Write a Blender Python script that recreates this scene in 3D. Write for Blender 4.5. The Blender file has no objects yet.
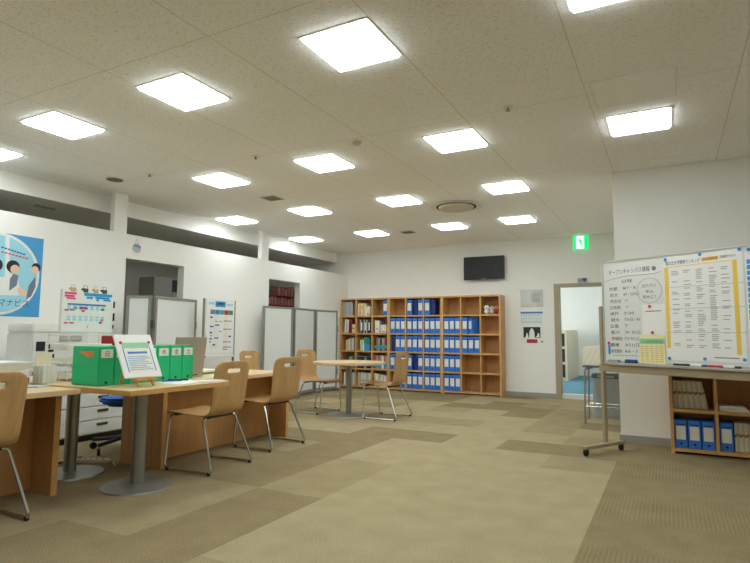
import bpy, bmesh, math, random
from mathutils import Vector, Matrix
random.seed(7)
C = bpy.context.scene.collection
SC = bpy.context.scene
PI = math.pi

# ------------------------------------------------------------------ camera, world, exposure
YAW, PITCH, ROLL, FPX, CAMH = .4909, .0958, .0069, 550.4, 1.05
cd = bpy.data.cameras.new('camera'); cam = bpy.data.objects.new('camera', cd); C.objects.link(cam)
cd.sensor_fit = 'HORIZONTAL'; cd.sensor_width = 36; cd.lens = 36 * FPX / 750; cd.clip_start = .05; cd.clip_end = 60
cam.matrix_world = (Matrix.Translation((0, 0, CAMH)) @ Matrix.Rotation(YAW, 4, 'Z')
                    @ Matrix.Rotation(PI / 2 + PITCH, 4, 'X') @ Matrix.Rotation(ROLL, 4, 'Z'))
SC.camera = cam
w = bpy.data.worlds.new('world'); SC.world = w; w.use_nodes = True
w.node_tree.nodes['Background'].inputs[0].default_value = (.9, .95, 1, 1)
w.node_tree.nodes['Background'].inputs[1].default_value = .02
SC.view_settings.view_transform = 'Standard'; SC.view_settings.look = 'None'
SC.view_settings.gamma = 1; SC.view_settings.use_curve_mapping = False
SC.view_settings.exposure = 0.1
LAMP = 16.5            # strength of the ceiling panels
SC.cycles.use_denoising = True
SC.cycles.max_bounces = 8; SC.cycles.diffuse_bounces = 6

# ------------------------------------------------------------------ materials
def S(r, g, b):
    f = lambda c: (c / 255 / 12.92) if c <= 10.3 else ((c / 255 + .055) / 1.055) ** 2.4
    return (f(r), f(g), f(b), 1)
def new_mat(name):
    m = bpy.data.materials.new(name); m.use_nodes = True
    nt = m.node_tree; return m, nt, nt.nodes['Principled BSDF']
def N(nt, t, **k):
    n = nt.nodes.new(t)
    for a, v in k.items(): setattr(n, a, v)
    return n
def mat(name, rgb, rough=.6, metal=0, var=.06, scale=30, emit=None, es=1, alpha=None, trans=0, bump=0, coat=0):
    """plain surface with a slight procedural variation"""
    m, nt, b = new_mat(name)
    c = S(*rgb)
    tc = N(nt, 'ShaderNodeTexCoord'); nz = N(nt, 'ShaderNodeTexNoise'); nz.inputs['Scale'].default_value = scale
    nt.links.new(tc.outputs['Object'], nz.inputs['Vector'])
    mx = N(nt, 'ShaderNodeMix', data_type='RGBA')
    mx.inputs['A'].default_value = tuple(x * (1 - var) for x in c[:3]) + (1,)
    mx.inputs['B'].default_value = tuple(min(1, x * (1 + var)) for x in c[:3]) + (1,)
    nt.links.new(nz.outputs['Fac'], mx.inputs['Factor']); nt.links.new(mx.outputs['Result'], b.inputs['Base Color'])
    b.inputs['Roughness'].default_value = rough; b.inputs['Metallic'].default_value = metal
    if emit: b.inputs['Emission Color'].default_value = S(*emit); b.inputs['Emission Strength'].default_value = es
    if alpha is not None: b.inputs['Alpha'].default_value = alpha
    if trans: b.inputs['Transmission Weight'].default_value = trans
    if coat: b.inputs['Coat Weight'].default_value = coat
    if bump:
        bp = N(nt, 'ShaderNodeBump'); bp.inputs['Strength'].default_value = bump; bp.inputs['Distance'].default_value = .01
        nt.links.new(nz.outputs['Fac'], bp.inputs['Height']); nt.links.new(bp.outputs['Normal'], b.inputs['Normal'])
    return m
def wood(name, a, b_, axis='Z', rough=.45, scale=9):
    m, nt, b = new_mat(name)
    tc = N(nt, 'ShaderNodeTexCoord'); mp = N(nt, 'ShaderNodeMapping')
    s = {'X': (.6, 14, 14), 'Y': (14, .6, 14), 'Z': (14, 14, .6)}[axis]
    mp.inputs['Scale'].default_value = s
    nz = N(nt, 'ShaderNodeTexNoise'); nz.inputs['Scale'].default_value = scale * .45; nz.inputs['Detail'].default_value = 5
    nz.inputs['Distortion'].default_value = .6
    n2 = N(nt, 'ShaderNodeTexNoise'); n2.inputs['Scale'].default_value = scale * .12; n2.inputs['Detail'].default_value = 2
    ad = N(nt, 'ShaderNodeMath', operation='MULTIPLY_ADD'); ad.inputs[1].default_value = .5
    sc = N(nt, 'ShaderNodeMath', operation='MULTIPLY'); sc.inputs[1].default_value = .5
    rp = N(nt, 'ShaderNodeValToRGB'); rp.color_ramp.elements[0].position = .3; rp.color_ramp.elements[1].position = .7
    rp.color_ramp.elements[0].color = S(*a); rp.color_ramp.elements[1].color = S(*b_)
    L = nt.links.new
    L(tc.outputs['Object'], mp.inputs['Vector']); L(mp.outputs['Vector'], nz.inputs['Vector']); L(mp.outputs['Vector'], n2.inputs['Vector'])
    L(n2.outputs['Fac'], sc.inputs[0]); L(nz.outputs['Fac'], ad.inputs[0]); L(sc.outputs[0], ad.inputs[2])
    L(ad.outputs[0], rp.inputs['Fac']); L(rp.outputs['Color'], b.inputs['Base Color'])
    b.inputs['Roughness'].default_value = rough
    return m
def carpet(name, a, b_, stripe=0):
    m, nt, b = new_mat(name); L = nt.links.new
    tc = N(nt, 'ShaderNodeTexCoord'); nz = N(nt, 'ShaderNodeTexNoise'); nz.inputs['Scale'].default_value = 130; nz.inputs['Detail'].default_value = 3
    n2 = N(nt, 'ShaderNodeTexNoise'); n2.inputs['Scale'].default_value = 5
    L(tc.outputs['Object'], nz.inputs['Vector']); L(tc.outputs['Object'], n2.inputs['Vector'])
    ad = N(nt, 'ShaderNodeMath', operation='MULTIPLY_ADD'); ad.inputs[1].default_value = .3
    L(n2.outputs['Fac'], ad.inputs[0]); L(nz.outputs['Fac'], ad.inputs[2])
    fac = ad.outputs[0]
    if stripe:
        wv = N(nt, 'ShaderNodeTexWave', bands_direction='X'); wv.inputs['Scale'].default_value = 14; wv.inputs['Distortion'].default_value = 1.2
        L(tc.outputs['Object'], wv.inputs['Vector'])
        a2 = N(nt, 'ShaderNodeMath', operation='MULTIPLY_ADD'); a2.inputs[1].default_value = stripe
        L(wv.outputs['Fac'], a2.inputs[0]); L(fac, a2.inputs[2]); fac = a2.outputs[0]
    rp = N(nt, 'ShaderNodeValToRGB'); rp.color_ramp.elements[0].position = .42; rp.color_ramp.elements[1].position = .9
    rp.color_ramp.elements[0].color = S(*a); rp.color_ramp.elements[1].color = S(*b_)
    L(fac, rp.inputs['Fac']); L(rp.outputs['Color'], b.inputs['Base Color'])
    bp = N(nt, 'ShaderNodeBump'); bp.inputs['Strength'].default_value = .5; bp.inputs['Distance'].default_value = .004
    L(nz.outputs['Fac'], bp.inputs['Height']); L(bp.outputs['Normal'], b.inputs['Normal'])
    b.inputs['Roughness'].default_value = .95; b.inputs['Specular IOR Level'].default_value = .15
    return m
def ceiling_mat(name):
    m, nt, b = new_mat(name); L = nt.links.new
    tc = N(nt, 'ShaderNodeTexCoord'); mp = N(nt, 'ShaderNodeMapping'); mp.inputs['Scale'].default_value = (50, 78, 50)
    L(tc.outputs['Object'], mp.inputs['Vector'])
    nz = N(nt, 'ShaderNodeTexNoise'); nz.inputs['Scale'].default_value = 1; nz.inputs['Detail'].default_value = 3; nz.inputs['Distortion'].default_value = .8
    L(mp.outputs['Vector'], nz.inputs['Vector'])
    rp = N(nt, 'ShaderNodeValToRGB'); rp.color_ramp.elements[0].position = .54; rp.color_ramp.elements[1].position = .66
    rp.color_ramp.elements[0].color = S(247, 246, 242); rp.color_ramp.elements[1].color = S(226, 222, 211)
    L(nz.outputs['Fac'], rp.inputs['Fac'])
    sx = N(nt, 'ShaderNodeSeparateXYZ'); L(tc.outputs['Object'], sx.inputs[0])
    def line(out, off, per, wd):
        a = N(nt, 'ShaderNodeMath', operation='SUBTRACT'); a.inputs[1].default_value = off; L(out, a.inputs[0])
        q = N(nt, 'ShaderNodeMath', operation='PINGPONG'); q.inputs[1].default_value = per / 2; L(a.outputs[0], q.inputs[0])
        g = N(nt, 'ShaderNodeMath', operation='LESS_THAN'); g.inputs[1].default_value = wd; L(q.outputs[0], g.inputs[0])
        return g.outputs[0]
    l1 = line(sx.outputs['X'], -.452, .905, .0035); l2 = line(sx.outputs['Y'], 2.19, 1.80, .003)
    mxm = N(nt, 'ShaderNodeMath', operation='MAXIMUM'); L(l1, mxm.inputs[0]); L(l2, mxm.inputs[1])
    mx = N(nt, 'ShaderNodeMix', data_type='RGBA'); mx.inputs['B'].default_value = S(216, 210, 198)
    L(mxm.outputs[0], mx.inputs['Factor']); L(rp.outputs['Color'], mx.inputs['A'])
    L(mx.outputs['Result'], b.inputs['Base Color']); b.inputs['Roughness'].default_value = .9
    bp = N(nt, 'ShaderNodeBump'); bp.inputs['Strength'].default_value = .3; bp.inputs['Distance'].default_value = .004; bp.invert = True
    L(nz.outputs['Fac'], bp.inputs['Height']); L(bp.outputs['Normal'], b.inputs['Normal'])
    return m

M = dict(
    wall=mat('wall_paint', (238, 237, 230), .8, var=.02, scale=4, bump=.05),
    ceil=ceiling_mat('mineral_ceiling'),
    plain_ceil=mat('plain_ceiling', (246, 245, 240), .9),
    base=mat('baseboard_vinyl', (158, 157, 150), .5),
    jamb=mat('door_frame_paint', (172, 158, 132), .5),
    car_l=carpet('carpet_light', (141, 127, 95), (181, 166, 130)),
    car_m=carpet('carpet_mid', (130, 116, 85), (170, 154, 118)),
    car_d=carpet('carpet_dark', (116, 102, 73), (155, 139, 104)),
    car_s=carpet('carpet_ribbed', (108, 94, 66), (150, 134, 99), .14),
    car_b=carpet('carpet_blue', (84, 126, 142), (116, 158, 174)),
    oak=wood('oak_plywood', (172, 132, 80), (198, 159, 105)),
    oak_y=wood('oak_top', (208, 176, 130), (226, 198, 154), 'Y', .35),
    oak_x=wood('oak_top_cross', (208, 176, 130), (226, 198, 154), 'X', .35),
    edge=wood('oak_edge', (196, 148, 84), (214, 168, 100), 'X', .45),
    panel=wood('oak_panel', (174, 125, 72), (194, 146, 88)),
    shelf=wood('shelf_oak', (192, 146, 86), (212, 168, 108)),
    sback=wood('shelf_back_oak', (182, 132, 78), (200, 150, 92)),
    cream_wood=wood('pale_wood', (222, 204, 174), (236, 220, 192)),
    chrome=mat('chrome', (205, 203, 198), .22, 1, .03),
    steel=mat('grey_steel', (150, 150, 142), .4, .7, .04),
    steel_dark=mat('dark_grey_steel', (96, 92, 82), .4, .6, .04),
    frame_grey=mat('partition_frame', (138, 136, 126), .5, .1),
    board_white=mat('partition_white', (224, 228, 222), .35, var=.02, coat=.2),
    wb=mat('whiteboard_enamel', (222, 223, 216), .25, var=.015, coat=.3),
    alu=mat('aluminium', (190, 188, 178), .4, .4),
    stand=mat('stand_beige_metal', (166, 152, 122), .45, .15),
    rubber=mat('black_rubber', (22, 22, 22), .6),
    black=mat('black_plastic', (26, 26, 27), .45),
    screen=mat('tv_screen', (14, 14, 15), .5),
    blue_file=mat('blue_file_board', (54, 122, 214), .5),
    navy=mat('navy_board', (28, 44, 110), .6),
    paper=mat('white_paper', (232, 232, 226), .7, var=.02),
    label=mat('cream_label', (228, 226, 212), .7),
    green=mat('green_file_plastic', (24, 186, 122), .4),
    white=mat('white_plastic', (224, 224, 218), .4),
    greyp=mat('light_grey_plastic', (178, 178, 170), .45),
    beige=mat('beige_plastic', (205, 195, 170), .5),
    seat_blue=mat('blue_fabric', (46, 98, 166), .9, bump=.3, scale=200),
    red=mat('red_board', (176, 40, 46), .6), crimson=mat('crimson_book', (134, 26, 46), .6),
    pink=mat('pink_ink', (228, 60, 122), .7), cyan=mat('cyan_ink', (40, 158, 216), .7),
    teal=mat('teal_book', (50, 160, 170), .6), sky=mat('sky_print', (154, 212, 226), .6),
    pblue=mat('poster_blue', (66, 154, 208), .6), ink=mat('black_ink', (40, 42, 46), .7), ink_grey=mat('grey_ink', (128, 130, 128), .8),
    bluebar=mat('blue_print', (66, 124, 190), .7), dblue=mat('dark_blue_print', (28, 74, 150), .7),
    skin=mat('printed_skin', (232, 196, 172), .7), hair=mat('printed_hair', (38, 32, 34), .7), suit=mat('printed_suit', (112, 122, 146), .7),
    yellow=mat('yellow_print', (236, 198, 82), .7), note=mat('pale_yellow_paper', (232, 222, 164), .7), orange=mat('orange_print', (232, 130, 60), .7),
    lgreen=mat('light_green_print', (150, 206, 160), .7), dgreen=mat('dark_green_print', (60, 140, 90), .7), mag=mat('magnet_red', (206, 24, 62), .4),
    magblue=mat('magnet_blue', (30, 140, 206), .4), tan=mat('tan_board', (204, 178, 132), .7), cream=mat('cream_book', (226, 212, 176), .7),
    greybook=mat('grey_green_book', (150, 160, 152), .7), lilac=mat('grey_lilac_book', (176, 172, 184), .7), darkbook=mat('dark_book', (44, 46, 58), .6),
    brownred=mat('red_brown_book', (176, 104, 92), .7), dim=mat('dim_grey_board', (160, 156, 146), .7), brownink=mat('brown_print', (150, 92, 60), .7),
    bag=mat('clear_bag', (222, 230, 234), .2, alpha=.55), clear=mat('clear_vinyl', (236, 238, 236), .15, alpha=.35),
    wire=mat('white_wire', (220, 222, 214), .4), bin=mat('grey_bin', (172, 176, 172), .5), bindark=mat('bin_lid', (104, 106, 104), .5),
    cardboard=mat('cream_cardboard', (230, 222, 202), .7), olive=mat('olive_line', (196, 184, 158), .7),
    laptop=mat('laptop_lid', (172, 164, 148), .4, .4), dark_hole=mat('dark_vent_and_shade', (58, 50, 42), .8), brown_vent=mat('brown_speaker', (112, 96, 74), .7),
    diff=mat('lamp_diffuser', (255, 255, 255), .5, emit=(241, 250, 255), es=LAMP),
    fill_glow=mat('fill_glow_pane', (255, 255, 255), .3, emit=(244, 250, 255), es=4.5),  # glow of the added window, fills the room beyond the doorway
    faint=mat('faint_print', (168, 168, 162), .8),
    lightblue=mat('light_blue_print', (128, 168, 206), .8),
    rosybook=mat('rosy_book', (198, 128, 114), .7), palerbook=mat('pale_red_book', (208, 150, 134), .7),
    exit_g=mat('exit_green', (10, 200, 110), .5, emit=(0, 220, 120), es=.9), exit_w=mat('exit_white', (240, 255, 250), .5, emit=(235, 255, 250), es=1.1),
    lampframe=mat('lamp_frame', (232, 230, 224), .5), easelwood=wood('easel_wood', (196, 134, 66), (214, 156, 84)),
)

# ------------------------------------------------------------------ mesh helpers
class MB:
    def __init__(s): s.bm = bmesh.new()
    def box(s, x0, x1, y0, y1, z0, z1, bev=0, mi=0, rot=None):
        r = bmesh.ops.create_cube(s.bm, size=1)
        vs = r['verts']
        for v in vs:
            v.co = Vector(((x0 + x1) / 2 + v.co.x * (x1 - x0), (y0 + y1) / 2 + v.co.y * (y1 - y0), (z0 + z1) / 2 + v.co.z * (z1 - z0)))
        es = list({e for v in vs for e in v.link_edges}); fs = list({f for v in vs for f in v.link_faces})
        for f in fs: f.material_index = mi
        if rot is not None: bmesh.ops.transform(s.bm, matrix=rot, verts=vs)
        if bev: bmesh.ops.bevel(s.bm, geom=es, offset=bev, segments=2, affect='EDGES', clamp_overlap=True)
        return s
    def cyl(s, c, r, h, n=32, r2=None, axis='Z', bev=0):
        r2 = r if r2 is None else r2
        q = bmesh.ops.create_cone(s.bm, cap_ends=True, segments=n, radius1=r, radius2=r2, depth=h)
        mt = Matrix.Translation((0, 0, h / 2))
        if axis == 'X': mt = Matrix.Rotation(PI / 2, 4, 'Y') @ mt
        if axis == 'Y': mt = Matrix.Rotation(-PI / 2, 4, 'X') @ mt
        bmesh.ops.transform(s.bm, matrix=Matrix.Translation(c) @ mt, verts=q['verts'])
        if bev:
            es = [e for e in {e for v in q['verts'] for e in v.link_edges} if len(e.link_faces) == 2 and e.calc_face_angle() > .9]
            bmesh.ops.bevel(s.bm, geom=es, offset=bev, segments=2, affect='EDGES', clamp_overlap=True)
        return s
    def sphere(s, c, r, sc=(1, 1, 1), u=16, v=10):
        q = bmesh.ops.create_uvsphere(s.bm, u_segments=u, v_segments=v, radius=r)
        bmesh.ops.transform(s.bm, matrix=Matrix.Translation(c) @ Matrix.Diagonal((*sc, 1)), verts=q['verts']); return s
    def tube(s, pts, r, n=8, close=False):
        pts = [Vector(p) for p in pts]; rings = []; up = None
        for i, p in enumerate(pts):
            if close: t = pts[(i + 1) % len(pts)] - pts[i - 1]
            else: t = (pts[min(i + 1, len(pts) - 1)] - pts[max(i - 1, 0)])
            t.normalize()
            if up is None:
                up = Vector((0, 0, 1)) if abs(t.z) < .9 else Vector((1, 0, 0))
            a = t.cross(up)
            if a.length < 1e-4: a = t.orthogonal()
            a.normalize(); b = a.cross(t); up = b
            rings.append([s.bm.verts.new(p + r * (math.cos(2 * PI * k / n) * a + math.sin(2 * PI * k / n) * b)) for k in range(n)])
        m = len(rings)
        for i in range(m if close else m - 1):
            A, B = rings[i], rings[(i + 1) % m]
            for k in range(n): s.bm.faces.new((A[k], A[(k + 1) % n], B[(k + 1) % n], B[k]))
        if not close: s.bm.faces.new(rings[0][::-1]); s.bm.faces.new(rings[-1])
        return s
    def prism(s, poly, d0, d1, plane='XY'):
        f = {'XY': lambda a, b, d: (a, b, d), 'YZ': lambda a, b, d: (d, a, b), 'XZ': lambda a, b, d: (a, d, b)}[plane]
        A = [s.bm.verts.new(f(a, b, d0)) for a, b in poly]; B = [s.bm.verts.new(f(a, b, d1)) for a, b in poly]
        k = len(poly)
        s.bm.faces.new(A[::-1]); s.bm.faces.new(B)
        for i in range(k): s.bm.faces.new((A[i], A[(i + 1) % k], B[(i + 1) % k], B[i]))
        return s
    def xf(s, mt): bmesh.ops.transform(s.bm, matrix=mt, verts=s.bm.verts); return s
    def build(s, name, m, parent=None, smooth=True):
        bm = s.bm
        bmesh.ops.recalc_face_normals(bm, faces=bm.faces)
        if smooth:
            for f in bm.faces: f.smooth = True
            for e in bm.edges:
                if len(e.link_faces) == 2 and e.calc_face_angle(0) > .6: e.smooth = False
        me = bpy.data.meshes.new(name); bm.to_mesh(me); bm.free()
        for q in (m if isinstance(m, (list, tuple)) else [m]): me.materials.append(q)
        o = bpy.data.objects.new(name, me); C.objects.link(o)
        if parent: o.parent = parent
        return o
def box(name, m, parent, *a, bev=0): return MB().box(*a, bev=bev).build(name, m, parent)
def fillet(pts, r, n=5):
    pts = [Vector(p) for p in pts]; out = [pts[0]]
    for a, p, b in zip(pts, pts[1:], pts[2:]):
        u = (a - p).normalized(); v = (b - p).normalized(); q = min(r, (a - p).length / 2.1, (b - p).length / 2.1)
        A, B = p + u * q, p + v * q
        for i in range(n + 1):
            t = i / n; out.append((1 - t) ** 2 * A + 2 * t * (1 - t) * p + t * t * B)
    out.append(pts[-1]); return out
def tag(o, label, cat, group=None, kind=None):
    if label: o['label'] = label
    if cat: o['category'] = cat
    if group: o['group'] = group
    if kind: o['kind'] = kind
    return o
def thing(name, label, cat, loc=(0, 0, 0), rz=0, group=None):
    o = bpy.data.objects.new(name, None); C.objects.link(o); o.empty_display_size = .1
    o.location = loc; o.rotation_euler = (0, 0, rz); return tag(o, label, cat, group)
def struct(name, mb, m): 
    o = mb.build(name, m, None, smooth=False); o['kind'] = 'structure'; return o
CH = {}
def children_of(o): return [c for c in C.objects if c.parent == o]
def dup(o, loc, rz=0, label=None, group=None):
    kids = children_of(o)
    r = o.copy(); C.objects.link(r); r.location = loc; r.rotation_euler = (0, 0, rz)
    if label: r['label'] = label
    if group: r['group'] = group
    for k in kids:
        c = k.copy(); C.objects.link(c); c.parent = r
        for g in children_of(k):
            d = g.copy(); C.objects.link(d); d.parent = c
    return r
def text(name, body, size, m, parent, mtx, align='LEFT', wmax=None):
    cu = bpy.data.curves.new('tmp', 'FONT'); cu.body = body; cu.size = size; cu.align_x = align; cu.resolution_u = 2
    to = bpy.data.objects.new('tmp', cu); C.objects.link(to)
    dg = bpy.context.evaluated_depsgraph_get(); me = bpy.data.meshes.new_from_object(to.evaluated_get(dg))
    bpy.data.objects.remove(to); bpy.data.curves.remove(cu)
    if wmax and len(me.vertices):
        xs = [v.co.x for v in me.vertices]; W = max(xs) - min(xs)
        if W > 0:
            k = wmax / W
            for v in me.vertices: v.co.x *= k
    me.name = name; me.materials.clear(); me.materials.append(m)
    me.transform(mtx)
    o = bpy.data.objects.new(name, me); C.objects.link(o)
    if parent: o.parent = parent
    return o
def face_px(x, y, z):   # lettering on a plane whose normal is +X (reads along +Y)
    return Matrix.Translation((x, y, z)) @ Matrix.Rotation(PI / 2, 4, 'Z') @ Matrix.Rotation(PI / 2, 4, 'X')
def face_my(x, y, z):   # lettering on a plane whose normal is -Y (reads along +X)
    return Matrix.Translation((x, y, z)) @ Matrix.Rotation(PI / 2, 4, 'X')
def disc(cx, cy, r, n=48, a0=0, a1=2 * PI):
    return [(cx + r * math.cos(a0 + (a1 - a0) * i / n), cy + r * math.sin(a0 + (a1 - a0) * i / n)) for i in range(n + (0 if a1 - a0 > 6.28 else 1))]

# ------------------------------------------------------------------ the setting
ZC = 2.74; XW = -5.845; YB = 9.75; XN = -.47; YR = 6.1
# carpet tiles: one floor mesh, a material slot for each shade of tile
T0X, T0Y, TT = -.4395, 3.0608, .5227
fl = bmesh.new()
def tone(i, j):
    x, y = T0X + (i + .5) * TT, T0Y + (j + .5) * TT
    h = random.random()
    if x > T0X: return 3 if j % 2 else 2
    if x > -2.07 and y < 5.15: return 0 if h < .9 else 1
    if x <= -2.07 and y < 4.6: return 2 if h < .6 else 1
    return (0 if h < .35 else 1 if h < .75 else 2)
special = {}
for (x, y, t) in [(-3.65, 6.1, 0), (-3.1, 5.6, 0), (-2.6, 5.56, 2), (-3.15, 6.53, 2), (-2.3, 4.42, 0), (-2.94, 4.79, 2), (-3.72, 8.75, 2), (-3.2, 8.75, 2),
                  (-1.18, 5.4, 2), (-1.13, 6.5, 1), (-2.7, 8.1, 2), (-2.2, 8.1, 2), (-1.7, 5.4, 0), (-2.2, 4.9, 0), (-2.6, 6.1, 0), (-2.1, 6.1, 0), (-1.6, 6.1, 0), (-2.3, 8.75, 2), (-1.7, 8.2, 2)]:
    special[(math.floor((x - T0X) / TT), math.floor((y - T0Y) / TT))] = t
grid = {}
def gv(i, j):
    k = (i, j)
    if k not in grid: grid[k] = fl.verts.new((min(max(T0X + i * TT, -9), 3.5), min(max(T0Y + j * TT, -3), YB + .1), 0))
    return grid[k]
i0, i1 = math.floor((-9 - T0X) / TT), math.ceil((3.5 - T0X) / TT); j0, j1 = math.floor((-3 - T0Y) / TT), math.ceil((YB + .1 - T0Y) / TT)
for i in range(i0, i1):
    for j in range(j0, j1):
        f = fl.faces.new((gv(i, j), gv(i + 1, j), gv(i + 1, j + 1), gv(i, j + 1))); f.material_index = special.get((i, j), tone(i, j))
me = bpy.data.meshes.new('floor'); fl.to_mesh(me); fl.free()
for k in ('car_l', 'car_m', 'car_d', 'car_s'): me.materials.append(M[k])
o = bpy.data.objects.new('floor', me); C.objects.link(o); o['kind'] = 'structure'

struct('ceiling', MB().box(-6.13, 3.5, -3, YB, ZC, ZC + .1), M['ceil'])
struct('ceiling_side', MB().box(-9, -6.15, -3, YB, 2.54, 2.64), M['plain_ceil'])
struct('trim_1', MB().box(-6.15, -6.13, -3, YB, 2.54, ZC), M['wall'])        # bulkhead above the partition wall
# partition wall with two openings
def run(mb, y0, y1, z0, z1): mb.box(XW - .12, XW, y0, y1, z0, z1)
O1, O2, ZO, ZW = (4.46, 5.38), (7.20, 8.075), 1.96, 2.26
mb = MB(); run(mb, -3, O1[0], 0, ZW); run(mb, O1[1], O2[0], 0, ZW); run(mb, O2[1], YB, 0, ZW); run(mb, *O1, ZO, ZW); run(mb, *O2, ZO, ZW)
struct('wall_left', mb, M['wall'])
struct('trim_2', MB().box(XW - .075, XW, 4.275, 4.45, ZW, ZC), M['wall'])     # two posts between wall top and ceiling
struct('trim_3', MB().box(XW - .075, XW, 6.99, 7.17, ZW, ZC), M['wall'])
# back wall with the doorway
DX0, DX1, DZ = -1.73, -.62, 1.932
mb = MB(); mb.box(-9, DX0, YB, YB + .14, 0, ZC); mb.box(DX0, DX1, YB, YB + .14, DZ, ZC); mb.box(DX1, XN, YB, YB + .14, 0, ZC)
struct('wall_back', mb, M['wall'])
struct('wall_right', MB().box(XN, 3.5, YR, YB + .14, 0, ZC), M['wall'])
struct('wall_side', MB().box(3.5, 3.6, -3, YR, 0, ZC), M['wall'])
struct('wall_front', MB().box(-9, 3.6, -3.1, -3, 0, ZC), M['wall'])
struct('wall_far', MB().box(-9.1, -9, -3, YB, 0, 2.64), M['wall'])
struct('baseboard_back', MB().box(XW, DX0, YB - .012, YB, 0, .075), M['base'])
struct('baseboard_right', MB().box(XN - .01, 3.5, YR - .012, YR, 0, .075), M['base'])
struct('baseboard_nook', MB().box(XN - .012, XN, YR, YB, 0, .075), M['base'])
struct('baseboard_left', MB().box(XW, XW + .012, 5.38, 7.2, 0, .075), M['base'])
d = thing('door_1', None, None, (0, 0, 0)); d['kind'] = 'structure'
J = .085
box('jamb', M['jamb'], d, DX0, DX0 + J, YB - .02, YB + .16, 0, DZ, bev=.004)
box('jamb', M['jamb'], d, DX1 - J, DX1, YB - .02, YB + .16, 0, DZ, bev=.004)
box('head', M['jamb'], d, DX0 + J, DX1 - J, YB - .02, YB + .16, DZ - .055, DZ, bev=.004)
box('sill', M['white'], d, DX0 + J, DX1 - J, YB + .02, YB + .16, 0, .075)
# corridor beyond the doorway
struct('floor_corridor', MB().box(-4.5, XN, YB + .14, 15.8, -.05, 0.0), M['car_b'])
struct('ceiling_corridor', MB().box(-4.5, XN, YB + .14, 15.8, ZC, ZC + .1), M['plain_ceil'])
mb = MB(); mb.box(-4.5, XN, 15.6, 15.8, 0, ZC); mb.box(-4.6, -4.5, YB + .14, 15.8, 0, ZC); mb.box(XN, XN + .1, YB + .14, 15.8, 0, ZC)
struct('wall_corridor', mb, M['wall'])

wn = thing('added_window_1', None, None, (-4.5, 13.2, 1.5)); wn['kind'] = 'structure'     # unseen window added with a glowing surface to brighten the room beyond
box('pane', M['fill_glow'], wn, .012, .02, -1.5, 1.5, -.7, .8)
for a in ((-1.56, -1.5, -.76, .86), (1.5, 1.56, -.76, .86), (-1.5, 1.5, -.76, -.7), (-1.5, 1.5, .8, .86)): box('added_window_frame', M['alu'], wn, .0, .04, *a)

# ------------------------------------------------------------------ ceiling lights
first_light = None
def ceiling_light(x, y, label, zc=ZC):
    global first_light
    if first_light is None:
        t = thing('ceiling_light', label, 'ceiling light', (x, y, ZC), 0, 'square ceiling light panels')
        h, e = .215, .228
        f = MB()
        for a in ((-e, -h, -e, e), (h, e, -e, e), (-h, h, -e, -h), (-h, h, h, e)): f.box(a[0], a[1], a[2], a[3], -.006, -.0005)
        f.build('frame', M['lampframe'], t, smooth=False)
        dm = MB(); A = [dm.bm.verts.new((sx * h, sy * h, -.001)) for sx, sy in ((-1, -1), (1, -1), (1, 1), (-1, 1))]
        hb = h - .008; B_ = [dm.bm.verts.new((sx * hb, sy * hb, -.02)) for sx, sy in ((-1, -1), (1, -1), (1, 1), (-1, 1))]
        dm.bm.faces.new(A); dm.bm.faces.new(B_)
        for q in range(4): dm.bm.faces.new((A[q], A[(q + 1) % 4], B_[(q + 1) % 4], B_[q]))
        dm.build('diffuser', M['diff'], t, smooth=False)
        first_light = t; return t
    return dup(first_light, (x, y, zc), 0, label)
rows = ['nearest row', 'second row from the front', 'third row from the front', 'back row']
XS = {0: [(-.17, 2.67), (-1.59, 2.665), (-2.96, 2.66), (-4.32, 2.65), (-5.61, 2.71)],
      1: [(-.15, 4.70), (-1.585, 4.45), (-2.955, 4.455), (-4.31, 4.45)],
      2: [(-1.59, 6.14), (-2.95, 6.165), (-4.31, 6.15), (-5.65, 6.18)],
      3: [(-1.905, 7.98), (-2.96, 8.0), (-4.34, 8.0), (-5.68, 8.0)]}
nth = ['rightmost', 'second from right', 'third from right', 'fourth from right', 'leftmost, cut by the picture edge']
for r_, L_ in XS.items():
    for k, (x, y) in enumerate(L_):
        p = nth[k] if k < 3 else ('leftmost' if k == len(L_) - 1 and r_ else nth[k])
        ceiling_light(x, y, f'square glowing ceiling light, {p} in the {rows[r_]}')
for (x, y, wh) in [(-4.4, .89, 'far left'), (-3.0, .89, 'left'), (-1.6, .89, 'middle'), (-.2, .89, 'above'), (1.3, .89, 'right'), (1.3, 2.69, 'far right')]:
    ceiling_light(x, y, f'square ceiling light overhead out of the picture, {wh}')
ceiling_light(-2.0, 13.0, 'added unseen square light in the blue carpeted room beyond the doorway')  # unseen lamp added to light the room beyond the doorway
ceiling_light(-8.0, 1.2, 'added unseen square light in the side room behind the partition wall', 2.54)  # hidden lamp added to lift the dim side room
ceiling_light(-2.0, 11.2, 'added unseen square light just inside the blue carpeted room')  # second added lamp for the same room, also out of view

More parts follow.
